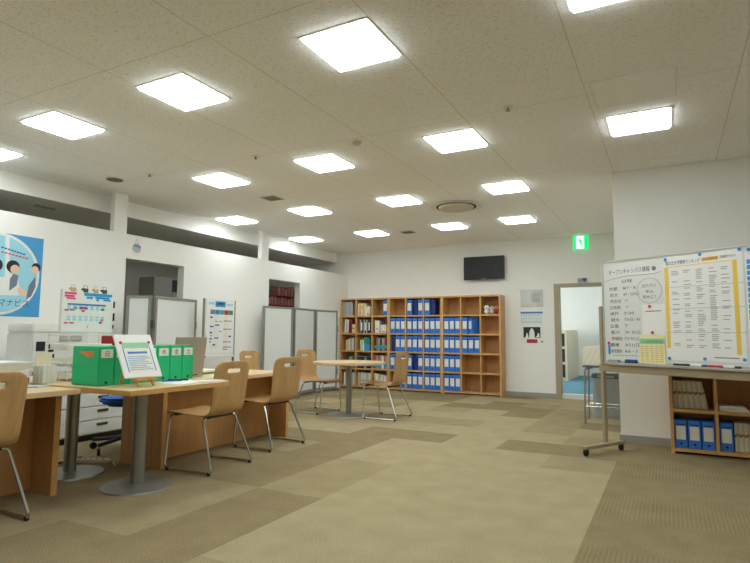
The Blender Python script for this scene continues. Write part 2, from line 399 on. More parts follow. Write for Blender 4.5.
# ceiling fittings
def fitting(name, label, cat, x, y, parts):
    t = thing(name, label, cat, (x, y, ZC))
    for n, mb, m in parts: mb.build(n, m, t)
    return t
fitting('air_diffuser', 'round beige ceiling air diffuser with dark ring slot', 'air vent', -2.42, 6.78, [
    ('outer_ring', MB().cyl((0, 0, -.012), .345, .0115, 48, .31), M['lampframe']),
    ('slot', MB().cyl((0, 0, -.016), .262, .006, 48), M['dark_hole']),
    ('centre_plate', MB().cyl((0, 0, -.04), .215, .024, 48, .232), M['beige'])])
fitting('ceiling_speaker', 'brown round ceiling speaker above the left partition wall', 'speaker', -5.35, 3.89, [('rim', MB().cyl((0, 0, -.008), .1, .0075, 32), M['lampframe']), ('grille', MB().cyl((0, 0, -.012), .085, .006, 32), M['brown_vent'])])
def ceiling_grille(label, x, y):
    sl = MB()
    for k in range(5): sl.box(-.09, .09, -.085 + k * .038, -.065 + k * .038, -.009, -.006)
    fitting('ceiling_grille', label, 'vent', x, y, [('frame', MB().box(-.115, .115, -.115, .115, -.006, -.0005), M['beige']), ('slats', sl, M['brown_vent'])])
ceiling_grille('small square ceiling grille between second and third light rows', -4.33, 5.35)
ceiling_grille('small square ceiling grille between two lights of the back row', -3.76, 8.18)
def sprinkler(x, y, label):
    fitting('sprinkler', label, 'sprinkler', x, y, [('rose', MB().cyl((0, 0, -.006), .04, .0055, 20), M['lampframe']), ('head', MB().cyl((0, 0, -.024), .009, .019, 12).cyl((0, 0, -.028), .016, .004, 16), M['steel'])])
sprinkler(-4.84, 3.93, 'small ceiling sprinkler right of the round brown speaker')
sprinkler(-3.43, 3.98, 'small ceiling sprinkler left of the smoke sensor')
sprinkler(-1.0, 3.95, 'small dark ceiling sprinkler left of the access hatch')
fitting('smoke_sensor', 'small white round smoke sensor with two dark marks', 'smoke detector', -2.36, 4.06, [('base', MB().cyl((0, 0, -.012), .05, .0115, 24), M['white']), ('cap', MB().cyl((0, 0, -.035), .03, .024, 24, .042), M['beige'])])
t = thing('access_hatch', 'square plain access hatch panel in the ceiling beside light', 'hatch', (-.155, 4.03, ZC))
MB().box(-.25, .25, -.23, .23, -.006, -.0005).build('panel', M['plain_ceil'], t)
fr = MB(); fr.box(-.262, -.25, -.24, .24, -.009, -.0005).box(.25, .262, -.24, .24, -.009, -.0005).box(-.25, .25, -.24, -.23, -.009, -.0005).box(-.25, .25, .23, .24, -.009, -.0005)
fr.build('frame', M['lampframe'], t)
fitting('ceiling_vent', 'dark ceiling slot vent seen over the partition wall top', 'vent', -6.55, 3.85, [('slot', MB().box(-.03, .03, -.12, .12, -.206, -.2005), M['greyp'])])

# ------------------------------------------------------------------ bookcases on the back wall
def bookcase(name, label, x0, wid, rows_, ncol, y0, y1, zt, group):
    t = thing(name, label, 'bookcase', (x0, y0, 0), 0, group)
    D = y1 - y0; th = .028
    for xa in (0, wid - th): MB().box(xa, xa + th, 0, D, 0, zt).build('side_panel', M['shelf'], t, smooth=False)
    MB().box(th, wid - th, 0, D, zt - th, zt).build('top', M['shelf'], t, smooth=False)
    MB().box(th, wid - th, D - .012, D - .002, .06, zt - th).build('back_panel', M['sback'], t, smooth=False)
    pitch = (zt - .05) / rows_
    for r in range(rows_):
        z = .022 + r * pitch
        MB().box(th, wid - th, .002, D - .013, z, z + th).build('shelf', M['shelf'], t, smooth=False)
    cw = wid / ncol
    for c in range(1, ncol):
        MB().box(c * cw - .013, c * cw + .013, .001, D - .0125, .05, zt - th).build('divider', M['shelf'], t, smooth=False)
    def cell(r, c):   # r counted from the top
        rr = rows_ - 1 - r
        zb = .022 + rr * pitch + th
        xl = x0 + c * cw + (th if c == 0 else .013); xr = x0 + (c + 1) * cw - (th if c == ncol - 1 else .013)
        return xl, xr, zb + .0005, pitch - th
    return cell
UW = 1.085; BX = -5.838; BY0, BY1, BZ = 9.45, 9.742, 1.757
cases = [bookcase('bookcase', f'{n} oak bookcase of three along the back wall, five rows high', BX + k * (UW + .0005), UW, 5, 3, BY0, BY1, BZ, 'oak bookcases')
         for k, n in enumerate(['left', 'middle', 'right'])]
rown = ['top', 'second', 'third', 'fourth', 'bottom']; coln = ['left', 'middle', 'right']; casen = ['left', 'middle', 'right']

# blue box file
FW, FD, FH = .098, .25, .285
def make_file():
    t = thing('box_file', '', 'box file', (0, 0, 0), 0, 'blue box files')
    b = MB().box(-FW / 2, FW / 2, 0, FD, 0, FH, bev=.004)
    b.build('case', M['blue_file'], t)
    MB().box(-.037, .037, -.0015, .0005, .085, .225).build('label_card', M['label'], t, smooth=False)
    MB().box(-.034, .034, -.002, .0003, .236, .246).build('title_slot', M['navy'], t, smooth=False)
    MB().cyl((0, -.0015, .042), .011, .002, 16, axis='Y').build('finger_hole', M['black'], t)
    return t
file0 = None
def put_file(x, y, z, label, rz=0, group='blue box files'):
    global file0
    if file0 is None:
        file0 = make_file(); file0.location = (x, y, z); file0.rotation_euler = (0, 0, rz); file0['label'] = label; return file0
    return dup(file0, (x, y, z), rz, label, group)
pos3 = ['left', 'centre', 'right']
def files(case, r, c, which=(0, 1, 2), n=3):
    xl, xr, z, h = cases[case](r, c); step = (xr - xl) / 3
    for k in which:
        x = xl + step * (k + .5)
        lab = f'blue box file, {pos3[k]} position in {rown[r]} row, {coln[c]} column of {casen[case]} bookcase'
        put_file(x, BY0 + .02, z, lab)
files(0, 0, 2, (2,))
files(1, 0, 1, (0, 2)); files(1, 0, 2, (0,))
files(1, 1, 0); files(1, 1, 1); files(1, 1, 2)
files(1, 2, 0, (1, 2)); files(1, 2, 1); files(1, 2, 2)
files(1, 3, 0); files(1, 3, 1, (0, 2)); files(1, 3, 2)
files(1, 4, 0, (2,)); files(1, 4, 1); files(1, 4, 2)
files(2, 1, 0); files(2, 1, 1, (0,)); files(2, 2, 0); files(2, 2, 1); files(2, 3, 0); files(2, 4, 0)
def dark_binder(case, r, c, k, lab):
    xl, xr, z, h = cases[case](r, c); x = xl + (xr - xl) / 3 * (k + .5)
    t = thing('binder', lab, 'binder', (x, BY0 + .06, z))
    MB().box(-.04, .04, 0, .2, 0, .275, bev=.004).build('cover', M['navy'], t)
    MB().box(-.032, .032, .01, .19, .272, .2775).build('pages', M['paper'], t)
dark_binder(1, 0, 1, 1, 'dark navy binder between two blue files in top row of middle bookcase')
dark_binder(1, 0, 2, 1, 'dark navy binder beside single blue file in top row of middle bookcase')
dark_binder(1, 2, 0, 0, 'dark navy binder left in third row, left column of middle bookcase')
dark_binder(1, 3, 1, 1, 'dark navy binder between two blue files in fourth row of middle bookcase')
xl, xr, z, h = cases[2](1, 1)
put_file(xl + .152, BY0 + .034, z, 'blue box file turned sideways in second row of right bookcase', -.55)
o = tag(MB().box(-.05, .05, -.035, .035, 0, .014, bev=.003).build('memo_pad', M['paper']), 'white paper pad lying on the turned blue box file', 'paper pad'); o.location = (xl + .222, BY0 + .135, z + FH)

# books
BOOKS = {}
def book(x0, y, z, wd, ht, dp, col, label, lean=0, band=None, group='books in the left bookcase', name='book'):
    t = thing(name, label, 'book', (x0, y, z), 0, group)
    a = MB().box(0, wd, 0, dp, 0, ht, bev=min(.003, wd * .2))
    R = Matrix.Rotation(lean, 4, 'Y')
    a.xf(R); a.build('cover', M[col], t)
    q = MB().box(wd * .12, wd * .88, .006, dp - .003, ht - .002, ht + .001); q.xf(R); q.build('pages', M['paper'], t)
    if band:
        q = MB().box(.0006, wd - .0006, -.0008, .002, ht * band[1], ht * band[2]); q.xf(R); q.build('spine_band', M[band[0]], t)
    return t
ordn = ['first', 'second', 'third', 'fourth', 'fifth', 'sixth', 'seventh', 'eighth', 'ninth', 'tenth', 'eleventh', 'twelfth']
cname = dict(greybook='grey green', lilac='grey lilac', cream='cream', tan='tan', paper='white', crimson='dark red', red='red', darkbook='black', navy='navy', teal='teal', cyan='bright blue', dgreen='green', greyp='light grey', label='off-white', pink='pink', lgreen='pale green', brownred='reddish brown', dim='grey', beige='beige')
def fill(case, r, c, specs, right=False):
    xl, xr, z, h = cases[case](r, c)
    tot = sum(s[0] for s in specs); x = (xr - tot - .006) if right else xl + .004 + (specs[0][5] if len(specs[0]) > 5 else 0)
    for k, s in enumerate(specs):
        if s[1] == 0: x += s[0]; continue
        lean = s[4] if len(s) > 4 and s[4] else 0
        band = s[3] if len(s) > 3 else None
        dp = .19
        book(x, BY0 + .045, z + (math.sin(lean) * s[0] if lean > 0 else 0) + .001, s[0] - .001, s[1], dp, s[2],
             f'{cname[s[2]]} book, {ordn[k]} from left in {rown[r]} row, {coln[c]} column of left bookcase', lean, band)
        x += s[0]
R_ = random.uniform
fill(0, 0, 0, [(R_(.024, .036), R_(.265, .285), c) for c in ('greybook', 'greybook', 'dim', 'greyp', 'lilac', 'greybook', 'lilac', 'greyp')])
fill(0, 0, 1, [(.035, .24, 'cream'), (.035, .245, 'tan', ('brownred', .15, .25)), (.04, .24, 'cream', ('tan', .6, .8)), (.04, .243, 'tan'), (.035, .24, 'cream'), (.03, .18, 'paper'), (.03, .17, 'cream', ('red', .1, .3)), (.03, .18, 'paper')])
fill(0, 1, 0, [(.03, .27, 'paper', None, .05, .04), (.03, .26, 'greyp', None, .05), (.03, .265, 'label', None, .05), (.014, 0, ''), (.035, .25, 'crimson'), (.04, .27, 'crimson'), (.05, .17, 'cream', ('red', .5, .6)), (.045, .165, 'cream')])
fill(0, 1, 1, [(.028, .26, c, ('paper', .2, .8) if k % 3 == 1 else None, 0, .05) for k, c in enumerate(('greyp', 'navy', 'darkbook', 'greyp', 'darkbook', 'greyp', 'darkbook', 'navy', 'darkbook'))])
fill(0, 1, 2, [(.03, .25, 'paper', None, 0, .03), (.03, .24, 'label', ('pink', .3, .4)), (.03, .245, 'paper'), (.03, .23, 'greyp'), (.045, .16, 'cream'), (.045, .165, 'label', ('red', .1, .2)), (.04, .16, 'cream')])
fill(0, 2, 0, [(.03, .2, 'cream', None, 0, .08), (.03, .21, 'tan'), (.03, .22, 'label'), (.03, .24, 'greyp'), (.03, .22, 'tan'), (.03, .24, 'paper')])
fill(0, 2, 1, [(.03, .2, 'cream', None, 0, .06), (.03, .22, 'lgreen'), (.03, .2, 'label'), (.045, .26, 'cyan', ('dgreen', .55, .95)), (.045, .255, 'cyan', ('dgreen', .5, .9)), (.04, .23, 'dgreen', ('cyan', .05, .5))])
fill(0, 2, 2, [(.04, .25, c, ('teal', .18, .42), 0, .02) for c in ('darkbook', 'brownred', 'dim', 'darkbook', 'dim', 'brownred', 'darkbook')])
fill(0, 3, 0, [(.03, .22, 'darkbook', None, 0, .12), (.03, .2, 'dim'), (.03, .22, 'lgreen'), (.03, .2, 'dim')])
fill(0, 3, 1, [(.04, .22, c) for c in ('navy', 'darkbook', 'navy', 'darkbook', 'dim', 'darkbook', 'navy')])
fill(0, 3, 2, [(.04, .25, c, ('cyan', .1, .4) if k != 4 else None, 0, .02) for k, c in enumerate(('brownred', 'dim', 'brownred', 'dim', 'paper', 'brownred', 'dim'))])
fill(0, 4, 0, [(.035, .25, c, None, 0, .04) for c in ('paper', 'greyp', 'paper', 'label', 'paper', 'greyp', 'paper')])
fill(0, 4, 1, [(.035, .25, c, ('tan', .3, .5), 0, .02) for c in ('beige', 'greyp', 'label', 'beige', 'label', 'greyp', 'beige', 'label')])
fill(0, 4, 2, [(.035, .25 - .006 * k, c, ('tan', .3, .5), 0, .02) for k, c in enumerate(('beige', 'label', 'beige', 'greyp', 'label', 'beige', 'label', 'beige'))])
# small figures in the top right cell
xl, xr, z, h = cases[2](0, 2)
def figurine(x, label, body, face, s):
    t = thing('figurine', label, 'figurine', (x, BY0 + .08, z), 0, 'small figures on the bookcase')
    MB().sphere((0, 0, .045 * s), .045 * s, (1, .8, 1)).build('body', M[body], t)
    MB().sphere((0, -.005, .115 * s), .048 * s, (1, .9, .85)).build('head', M[face], t)
    MB().sphere((-.014 * s, -.045 * s, .12 * s), .007).sphere((.014 * s, -.045 * s, .12 * s), .007).build('eyes', M['black'], t)
figurine(xl + .08, 'white and black round figurine left in top right shelf cell', 'paper', 'paper', 1.05)
figurine(xl + .175, 'small pale grey figurine in middle of top right shelf cell', 'greyp', 'label', .9)
figurine(xl + .26, 'orange figurine with dark red base in top right shelf cell', 'crimson', 'orange', .95)

# ------------------------------------------------------------------ right low shelf
rcell = bookcase('low_bookcase', 'low two-row oak shelf against right wall behind the whiteboard', -.03, 1.09, 2, 3, 5.76, 6.085, .745, None)
def rfiles(r, c, which):
    xl, xr, z, h = rcell(r, c); step = (xr - xl) / 3
    for k in which:
        q = put_file(xl + step * (k + .5), 5.80, z, f'blue box file, {pos3[k]} of the low right shelf {"left" if c == 0 else "second"} compartment', 0, 'blue box files in the low shelf'); q.scale = (1, 1, .86)
rfiles(1, 0, (0, 1, 2)); rfiles(1, 1, (0,))
def booklets(r, c, n, off, lean, what):
    xl, xr, z, h = rcell(r, c)
    for k in range(n):
        book(xl + off + k * (.0155 if lean else .0125), 5.83, z + .002, .0115, .245, .19, ('label', 'cream', 'beige')[k % 3],
             f'thin cream booklet {k + 1} counted from left in {what} of low shelf', -lean * k, ('brownink', .5 + .03 * (k % 3), .6 + .03 * (k % 2)), 'booklets in the low shelf', 'booklet')
booklets(0, 0, 18, .006, .011, 'upper left compartment')
booklets(1, 1, 17, .118, .0, 'lower second compartment')
xl, xr, z, h = rcell(0, 1)
for k in range(3):
    o = tag(MB().box(0, .22 - k * .01, 0, .2, 0, .013, bev=.002).build('paper_stack', M['paper']), f'white paper bundle, {["bottom", "middle", "top"][k]} of small pile in low shelf', 'paper', 'paper bundles in the low shelf'); o.location = (xl + .01, 5.8, z + k * .0135)

# ------------------------------------------------------------------ chairs
def make_chair():
    t = thing('dining_chair', '', 'chair', (0, 0, 0), 0, 'bent plywood chairs')
    # profile front to top: (y, z); local +Y is the front of the chair
    prof = [(.235, .405), (.225, .425), (.19, .435), (.12, .434), (.02, .428), (-.08, .422), (-.16, .42), (-.215, .43), (-.246, .46), (-.259, .51), (-.266, .57), (-.272, .63), (-.279, .69), (-.283, .72), (-.286, .745), (-.29, .775), (-.294, .80), (-.297, .822), (-.299, .834)]
    wid = [.16, .185, .198, .203, .205, .204, .202, .20, .198, .198, .199, .201, .204, .205, .205, .203, .196, .172, .13]
    prof = [(y + .08, z) for y, z in prof]
    us = [-1, -.9, -.62, -.36, -.27, 0, .27, .36, .62, .9, 1]
    bm = MB(); g = []
    for k, ((y, z), w_) in enumerate(zip(prof, wid)):
        row = []
        for u in us:
            cz = 0; cy = 0
            if k >= 8: cy = .022 * (1 - u * u) * -1 + .011      # back is dished across
            else: cz = -.012 * (1 - u * u) * min(1, k / 3)
            row.append(bm.bm.verts.new((u * w_, y + cy, z + cz)))
        g.append(row)
    for k in range(len(g) - 1):
        for i in range(len(us) - 1):
            if k == 14 and 3 <= i <= 6: continue          # grip slot
            bm.bm.faces.new((g[k][i], g[k][i + 1], g[k + 1][i + 1], g[k + 1][i]))
    o = bm.build('seat_shell', M['oak'], t)
    for f in o.data.polygons: f.use_smooth = True
    o.data.attributes.remove(o.data.attributes['sharp_edge']) if 'sharp_edge' in o.data.attributes else None
    md = o.modifiers.new('s', 'SOLIDIFY'); md.thickness = .012; md.offset = 0
    md = o.modifiers.new('b', 'SUBSURF'); md.levels = 2; md.render_levels = 2
    for s in (-1, 1):
        pts = [(s * .13, .25, .405), (s * .185, .25, .40), (s * .24, .235, .014), (s * .24, -.235, .014), (s * .185, -.08, .395), (s * .12, -.08, .40)]
        MB().tube(fillet(pts, .045, 5), .0095, 8).build('leg', M['chrome'], t)
        MB().cyl((s * .24, .205, .002), .014, .022, 12).build('glide', M['rubber'], t)
        MB().cyl((s * .24, -.205, .002), .014, .022, 12).build('glide', M['rubber'], t)
    MB().box(-.14, .14, .23, .265, .396, .412).box(-.14, .14, -.1, -.06, .392, .405).box(-.02, .02, -.06, .23, .396, .405).build('under_frame', M['black'], t)
    return t
chair0 = make_chair()
def chair(x, y, rz, label, first=False):
    if first: chair0.location = (x, y, 0); chair0.rotation_euler = (0, 0, rz); chair0['label'] = label; return chair0
    return dup(chair0, (x, y, 0), rz, label)
chair(-3.42, 1.66, PI / 2, 'plywood chair cut by left picture edge at the nearest desk', True)
chair(-3.265, 3.345, PI / 2 + .05, 'plywood chair with oval grip slot nearest the green files')
chair(-3.38, 4.24, PI / 2 - .04, 'plywood chair at far end of the oak desk in the middle')
chair(-4.52, 5.48, -PI / 2 + .1, 'plywood chair on the far side of the oak desk by poster stand')
chair(-4.29, 6.36, -PI / 2 - .08, 'plywood chair left of the round table before folding screen')
chair(-3.20, 6.36, PI / 2 + .02, 'plywood chair right of round table, back to the aisle')

# ------------------------------------------------------------------ desks
def desk(label, y0, y1, xf, xb, xp0, zt=.70, ext=0, pb=-4.05):
    t = thing('office_desk', label, 'desk', (0, 0, 0), 0, 'oak desks')
    t.location = ((xf + xb) / 2, (y0 + y1) / 2, 0); cx, cy = t.location.x, t.location.y
    b = lambda n, m, x0, x1, a, c, z0, z1, bev=0: MB().box(x0 - cx, x1 - cx, a - cy, c - cy, z0, z1, bev=bev).build(n, M[m], t)
    b('desktop', 'oak_y', xb, xf, y0, y1, zt - .032, zt, .003)
    b('side_panel', 'panel', pb, xp0, y0 + .004, y0 + .044, 0, zt - .0325, .002)
    b('side_panel', 'panel', pb, xp0, y1 - .044 + ext, y1 - .004 + ext, 0, zt - .0325, .002)
    b('edge_strip', 'edge', xp0, xp0 + .003, y0 + .004, y0 + .044, 0, zt - .033)
    b('edge_strip', 'edge', xp0, xp0 + .003, y1 - .044 + ext, y1 - .004 + ext, 0, zt - .033)
    b('modesty_panel', 'panel', xp0 - .25, xp0 - .225, y0 + .0445, y1 - .0445 + ext, .012, zt - .033)
    return t
desk('oak desk at left picture edge with blue sheet on top', .55, 2.205, -3.25, -4.15, -3.555, ext=.08)
desk('long oak desk in the middle with two chairs before it', 3.07, 4.69, -3.49, -4.32, -3.51, zt=.662, pb=-3.98)

# pedestal tables
def pedestal(t, x, y, r, zt, pr=.045):
    p = MB().cyl((x, y, 0), r, .012, 48, r * .98).cyl((x, y, .012), r * .97, .014, 48, r * .25).build('base', M['steel'], t)
    MB().cyl((x, y, .02), pr, zt - .05, 28).build('column', M['steel'], t)
    MB().cyl((x, y, zt - .034), .14, .006, 28).build('top_plate', M['steel_dark'], t)
t = thing('pedestal_table', 'oak topped table on two grey round pedestals holding green files', 'table', (-3.6, 2.68, 0))
tb = MB().prism([(-.78, -.468), (.80, -.468), (.80, .355), (.765, .367), (-.78, .367)], .678, .709); tb.build('tabletop', M['oak_x'], t)
MB().box(-.78, .80, -.4695, -.4685, .679, .708).box(.8005, .8015, -.468, .355, .679, .708).build('edge_strip', M['edge'], t)
pedestal(t, .33, -.01, .235, .709); pedestal(t, -.385, -.03, .235, .709)
t = thing('round_table', 'round oak table on single grey pedestal before the bookcases', 'table', (-3.74, 6.29, 0))
MB().cyl((0, 0, .66), .475, .032, 64, bev=.006).build('tabletop', M['oak_x'], t)
pedestal(t, 0, 0, .27, .692, .037)

# ------------------------------------------------------------------ green files and things on the pedestal table
TZ = .709
days = '日月火水木金土'; eng = ['sunday', 'monday', 'tuesday', 'wednesday', 'thursday', 'friday', 'saturday']
gp = .1135
for k in range(7):
    y0 = 2.29 + k * gp
    t = thing('green_file', f'green box file marked {days[k]}, {["nearest", "second", "third", "fourth", "fifth", "sixth", "farthest"][k]} of seven in the row', 'box file', (-3.21, y0, TZ + .0005), 0, 'green box files')
    MB().box(-.27, 0, 0, gp - .0015, 0, .25, bev=.004).build('case', M['green'], t)
    MB().box(-.0005, .0015, .014, gp - .016, .178, .232).build('label_card', M['label'], t, smooth=False)
    text('lettering', days[k], .04, M['ink'], t, face_px(.002, gp / 2 - .001, .19), 'CENTER')
    MB().cyl((-.0005, gp / 2, .02), .009, .002, 14, axis='X').build('finger_hole', M['black'], t)
    if k == 0:
        MB().prism([(-.20, .215), (-.175, .222), (-.17, .216), (-.06, .222), (-.06, .188), (-.12, .184), (-.17, .205)], -.0015, .0005, 'XZ').build('sticker', M['orange'], t)
# easel sign
t = thing('easel_sign', 'white framed notice leaning on small wooden easel before green files', 'sign', (-2.95, 2.425, TZ), -.06)
tilt = Matrix.Translation((0, 0, .06)) @ Matrix.Rotation(-.5, 4, 'Y')
def on(mb, name, m):
    mb.xf(tilt); return mb.build(name, M[m], t)
bd = on(MB().box(-.008, .004, -.135, .135, 0, .305, bev=.003), 'frame_board', 'paper')
on(MB().box(.004, .0052, -.098, .102, .04, .245), 'print', 'label')
on(MB().box(.0053, .006, -.098, .102, .205, .245), 'print_heading', 'lgreen')
q = MB().box(.0053, .006, -.098, -.092, .04, .205).box(.0053, .006, .096, .102, .04, .205).box(.0053, .006, -.07, .07, .165, .18); on(q, 'print_lines', 'bluebar')
q = MB()
for k in range(8): q.box(.0053, .006, -.08, .082 - .02 * (k % 3), .052 + k * .013, .057 + k * .013)
on(q, 'print_text', 'lightblue')
q = MB().cyl((.004, -.1, .245), .01, .004, 12, axis='X').cyl((.004, .104, .245), .01, .004, 12, axis='X'); on(q, 'corner_pin', 'mag')
MB().box(-.012, .03, -.075, .075, .042, .057, bev=.002).build('ledge', M['easelwood'], t)
MB().tube([(.022, -.055, .009), (-.02, -.05, .06), (-.158, -.02, .28)], .008, 6).build('leg', M['easelwood'], t)
MB().tube([(.022, .055, .009), (-.02, .05, .06), (-.158, .02, .28)], .008, 6).build('leg', M['easelwood'], t)
MB().tube([(-.145, 0, .26), (-.20, -.03, .0085)], .008, 6).build('rear_leg', M['easelwood'], t)
# papers and pens
def flat(name, m, label, cat, x, y, z, w_, d_, rz, h_=.0012, group=None):
    o = MB().box(-w_ / 2, w_ / 2, -d_ / 2, d_ / 2, 0, h_).build(name, M[m]); o.location = (x, y, z); o.rotation_euler = (0, 0, rz); return tag(o, label, cat, group)
flat('paper_sheet', 'paper', 'white paper sheet on pedestal table right of the easel', 'paper', -3.02, 2.80, TZ + .0005, .21, .297, .12, group=None)
flat('paper_sheet', 'board_white', 'white paper sheet at table end near the chair', 'paper', -2.93, 2.98, TZ + .002, .15, .2, -.1)
def pen(x, y, z, rz, m, label):
    t = thing('pen', label, 'pen', (x, y, z), rz)
    MB().cyl((-.065, 0, .005), .005, .11, 10, axis='X').build('barrel', M[m], t); MB().cyl((.045, 0, .005), .0055, .03, 10, axis='X').build('cap', M['black'], t)
pen(-3.10, 2.78, TZ + .0035, 1.2, 'dblue', 'blue pen lying on the white paper before green files')
pen(-3.13, 2.86, TZ + .0035, .7, 'ink', 'black pen lying beside blue pen on the paper')

# white letter rack with the calendar board standing on it
t = thing('letter_rack', 'white wire letter rack behind green files under calendar board', 'letter rack', (-3.85, 2.62, TZ))
q = MB()
for y in (-.2, .2):
    for x in (-.12, .12): q.tube([(x, y, 0), (x, y, .335)], .004, 6)
q.build('upright', M['wire'], t)
for z in (.02, .12, .22, .32):
    q = MB(); q.tube([(-.12, -.2, z), (.12, -.2, z), (.12, .2, z), (-.12, .2, z)], .004, 6, close=True)
    for k in range(7): q.tube([(-.12, -.17 + k * .057, z), (.12, -.17 + k * .057, z)], .002, 5)
    q.build('wire_shelf', M['wire'], t)
for z in (.023, .123, .223):
    o = MB().box(-.11, .11, -.17, .17, 0, .03).build('paper_pile', M['label']); o.location = (-3.85, 2.60, TZ + z + .003)
    tag(o, f'pale paper pile on {"lower" if z < .1 else "middle" if z < .2 else "upper"} shelf of white wire rack', 'paper', 'paper piles in the wire rack')
t = thing('calendar_board', 'white calendar board with pink and blue headings held by clips', 'calendar', (-3.83, 2.615, 1.05), 0)
MB().box(-.012, .012, -.208, .208, 0, .31, bev=.004).build('board', M['paper'], t)
X0 = .0125
def cal(name, m, *rects):
    q = MB()
    for (a, b, z0, z1) in rects: q.box(X0 - .0005, X0 + .0008, a, b, z0, z1)
    q.build(name, M[m], t, smooth=False)
cal('pink_heading', 'pink', (-.19, -.10, .275, .29), (-.19, -.115, .255, .27), (-.175, -.105, .24, .252))
cal('blue_heading', 'cyan', (-.04, .19, .27, .292), (-.02, .03, .25, .266), (.05, .17, .252, .268), (.06, .08, .235, .25), (.12, .18, .238, .25))
cal('blue_bar', 'bluebar', (-.165, .14, .198, .21))
cal('date_grid', 'sky', *[(-.165 + .045 * k, -.14 + .045 * k, z, z + .014) for k in range(7) for z in (.085, .105, .165, .182)])
cal('pink_mark', 'pink', (-.185, -.155, .155, .166), (-.145, -.11, .157, .168), (-.07, -.01, .172, .186), (-.055, -.03, .15, .165), (-.185, -.155, .062, .073), (-.145, -.11, .063, .074), (.09, .115, .066, .082), (.1, .12, .086, .1))
cal('teal_mark', 'teal', (-.12, -.09, .172, .182), (.1, .13, .166, .178))
text('lettering', '7', .03, M['ink'], t, face_px(X0 + .001, -.01, .03)); 
for k, y in enumerate((-.125, -.03, .055, .125)):
    MB().box(-.016, .016, y - .02, y + .02, .295, .325, bev=.003).tube([(.012, y - .012, .32), (.006, y - .014, .345), (.006, y + .014, .345), (.012, y + .012, .32)], .002, 5).build('binder_clip', M['steel_dark' if k % 2 else 'tan'], t)
MB().box(-.01, .014, .208, .22, .19, .24, bev=.002).box(-.01, .014, .208, .222, .09, .15, bev=.002).box(-.01, .014, .206, .216, .03, .06).build('side_clip', M['black'], t)
o = tag(MB().box(-.11, .11, -.016, .016, 0, .315, bev=.003).build('ring_binder', M['red']), 'red binder standing behind the green files beside wire rack', 'binder'); o.location = (-3.85, 2.85, TZ + .0005)

# desk A clutter
DZT = .70
t = thing('letter_tray', 'beige two-level letter tray with dark interior on left desk', 'letter tray', (-3.86, 2.05, DZT + .0005), 0)
MB().box(-.15, .15, -.16, .12, 0, .012, bev=.003).build('bottom_tray', M['beige'], t)
MB().box(-.15, .15, -.16, .12, .145, .155, bev=.003).build('top_tray', M['white'], t)
q = MB().prism([(-.16, .012), (-.06, .012), (.0, .06), (.05, .10), (.12, .115), (.12, .145), (-.16, .145)], .128, .148, 'YZ'); q.build('side_panel', M['beige'], t)
MB().box(-.15, -.13, -.16, .12, .012, .145).build('rear_panel', M['black'], t)
MB().box(-.149, .12, .1, .118, .0125, .05).build('inner_shade', M['dark_hole'], t)  # dark block stands in for the shade inside the tray
t = thing('wire_basket', 'small clear wire basket holding papers beside green files', 'basket', (-3.76, 2.285, TZ + .0005))
q = MB()
for z in (.004, .05, .1, .14): q.tube([(-.07, -.06, z), (.07, -.06, z), (.07, .06, z), (-.07, .06, z)], .002, 5, close=True)
for k in range(5):
    a = -.06 + .03 * k
    q.tube([(.07, a, .004), (.07, a, .14)], .0016, 5).tube([(-.07, a, .004), (-.07, a, .14)], .0016, 5)
    q.tube([(-.07 + .035 * k, -.06, .004), (-.07 + .035 * k, -.06, .14)], .0016, 5)
q.build('wire_cage', M['wire'], t)
MB().box(-.05, .05, -.05, .05, .003, .115).build('paper_insert', M['label'], t)
MB().box(-.002, .002, -.07, .04, .12, .2).build('memo_card', M['cream'], t)
flat('folder', 'sky', 'blue folder lying flat on the left desk', 'folder', -3.62, 2.1, DZT + .0005, .13, .19, .1, .004)
flat('leaflet', 'paper', 'white leaflet on the left desk before blue folder', 'leaflet', -3.52, 1.98, DZT + .0005, .09, .16, .1, .003)
flat('red_leaflet', 'red', 'red edged leaflet half over the blue folder on left desk', 'leaflet', -3.54, 2.06, DZT + .005, .04, .1, .15, .002)
bm = MB().sphere((0, 0, .055), .075, (1.1, .9, .75), 20, 14)
for v in bm.bm.verts: v.co *= 1 + .16 * math.sin(v.co.x * 90 + v.co.z * 60) * math.cos(v.co.y * 80)
zmin = min(v.co.z for v in bm.bm.verts)
o = tag(bm.build('plastic_bag', M['bag']), 'crumpled clear plastic bag on the desk at far left', 'bag'); o.location = (-3.72, 1.79, DZT + .001 - zmin)
t = thing('tape_dispenser', 'navy tape dispenser at the far left picture edge', 'tape dispenser', (-3.75, 1.62, DZT + .0005))
MB().box(-.03, .03, -.07, .07, 0, .03, bev=.006).build('body', M['navy'], t); MB().cyl((-.012, -.01, .06), .042, .024, 24, axis='X').build('tape_roll', M['navy'], t)

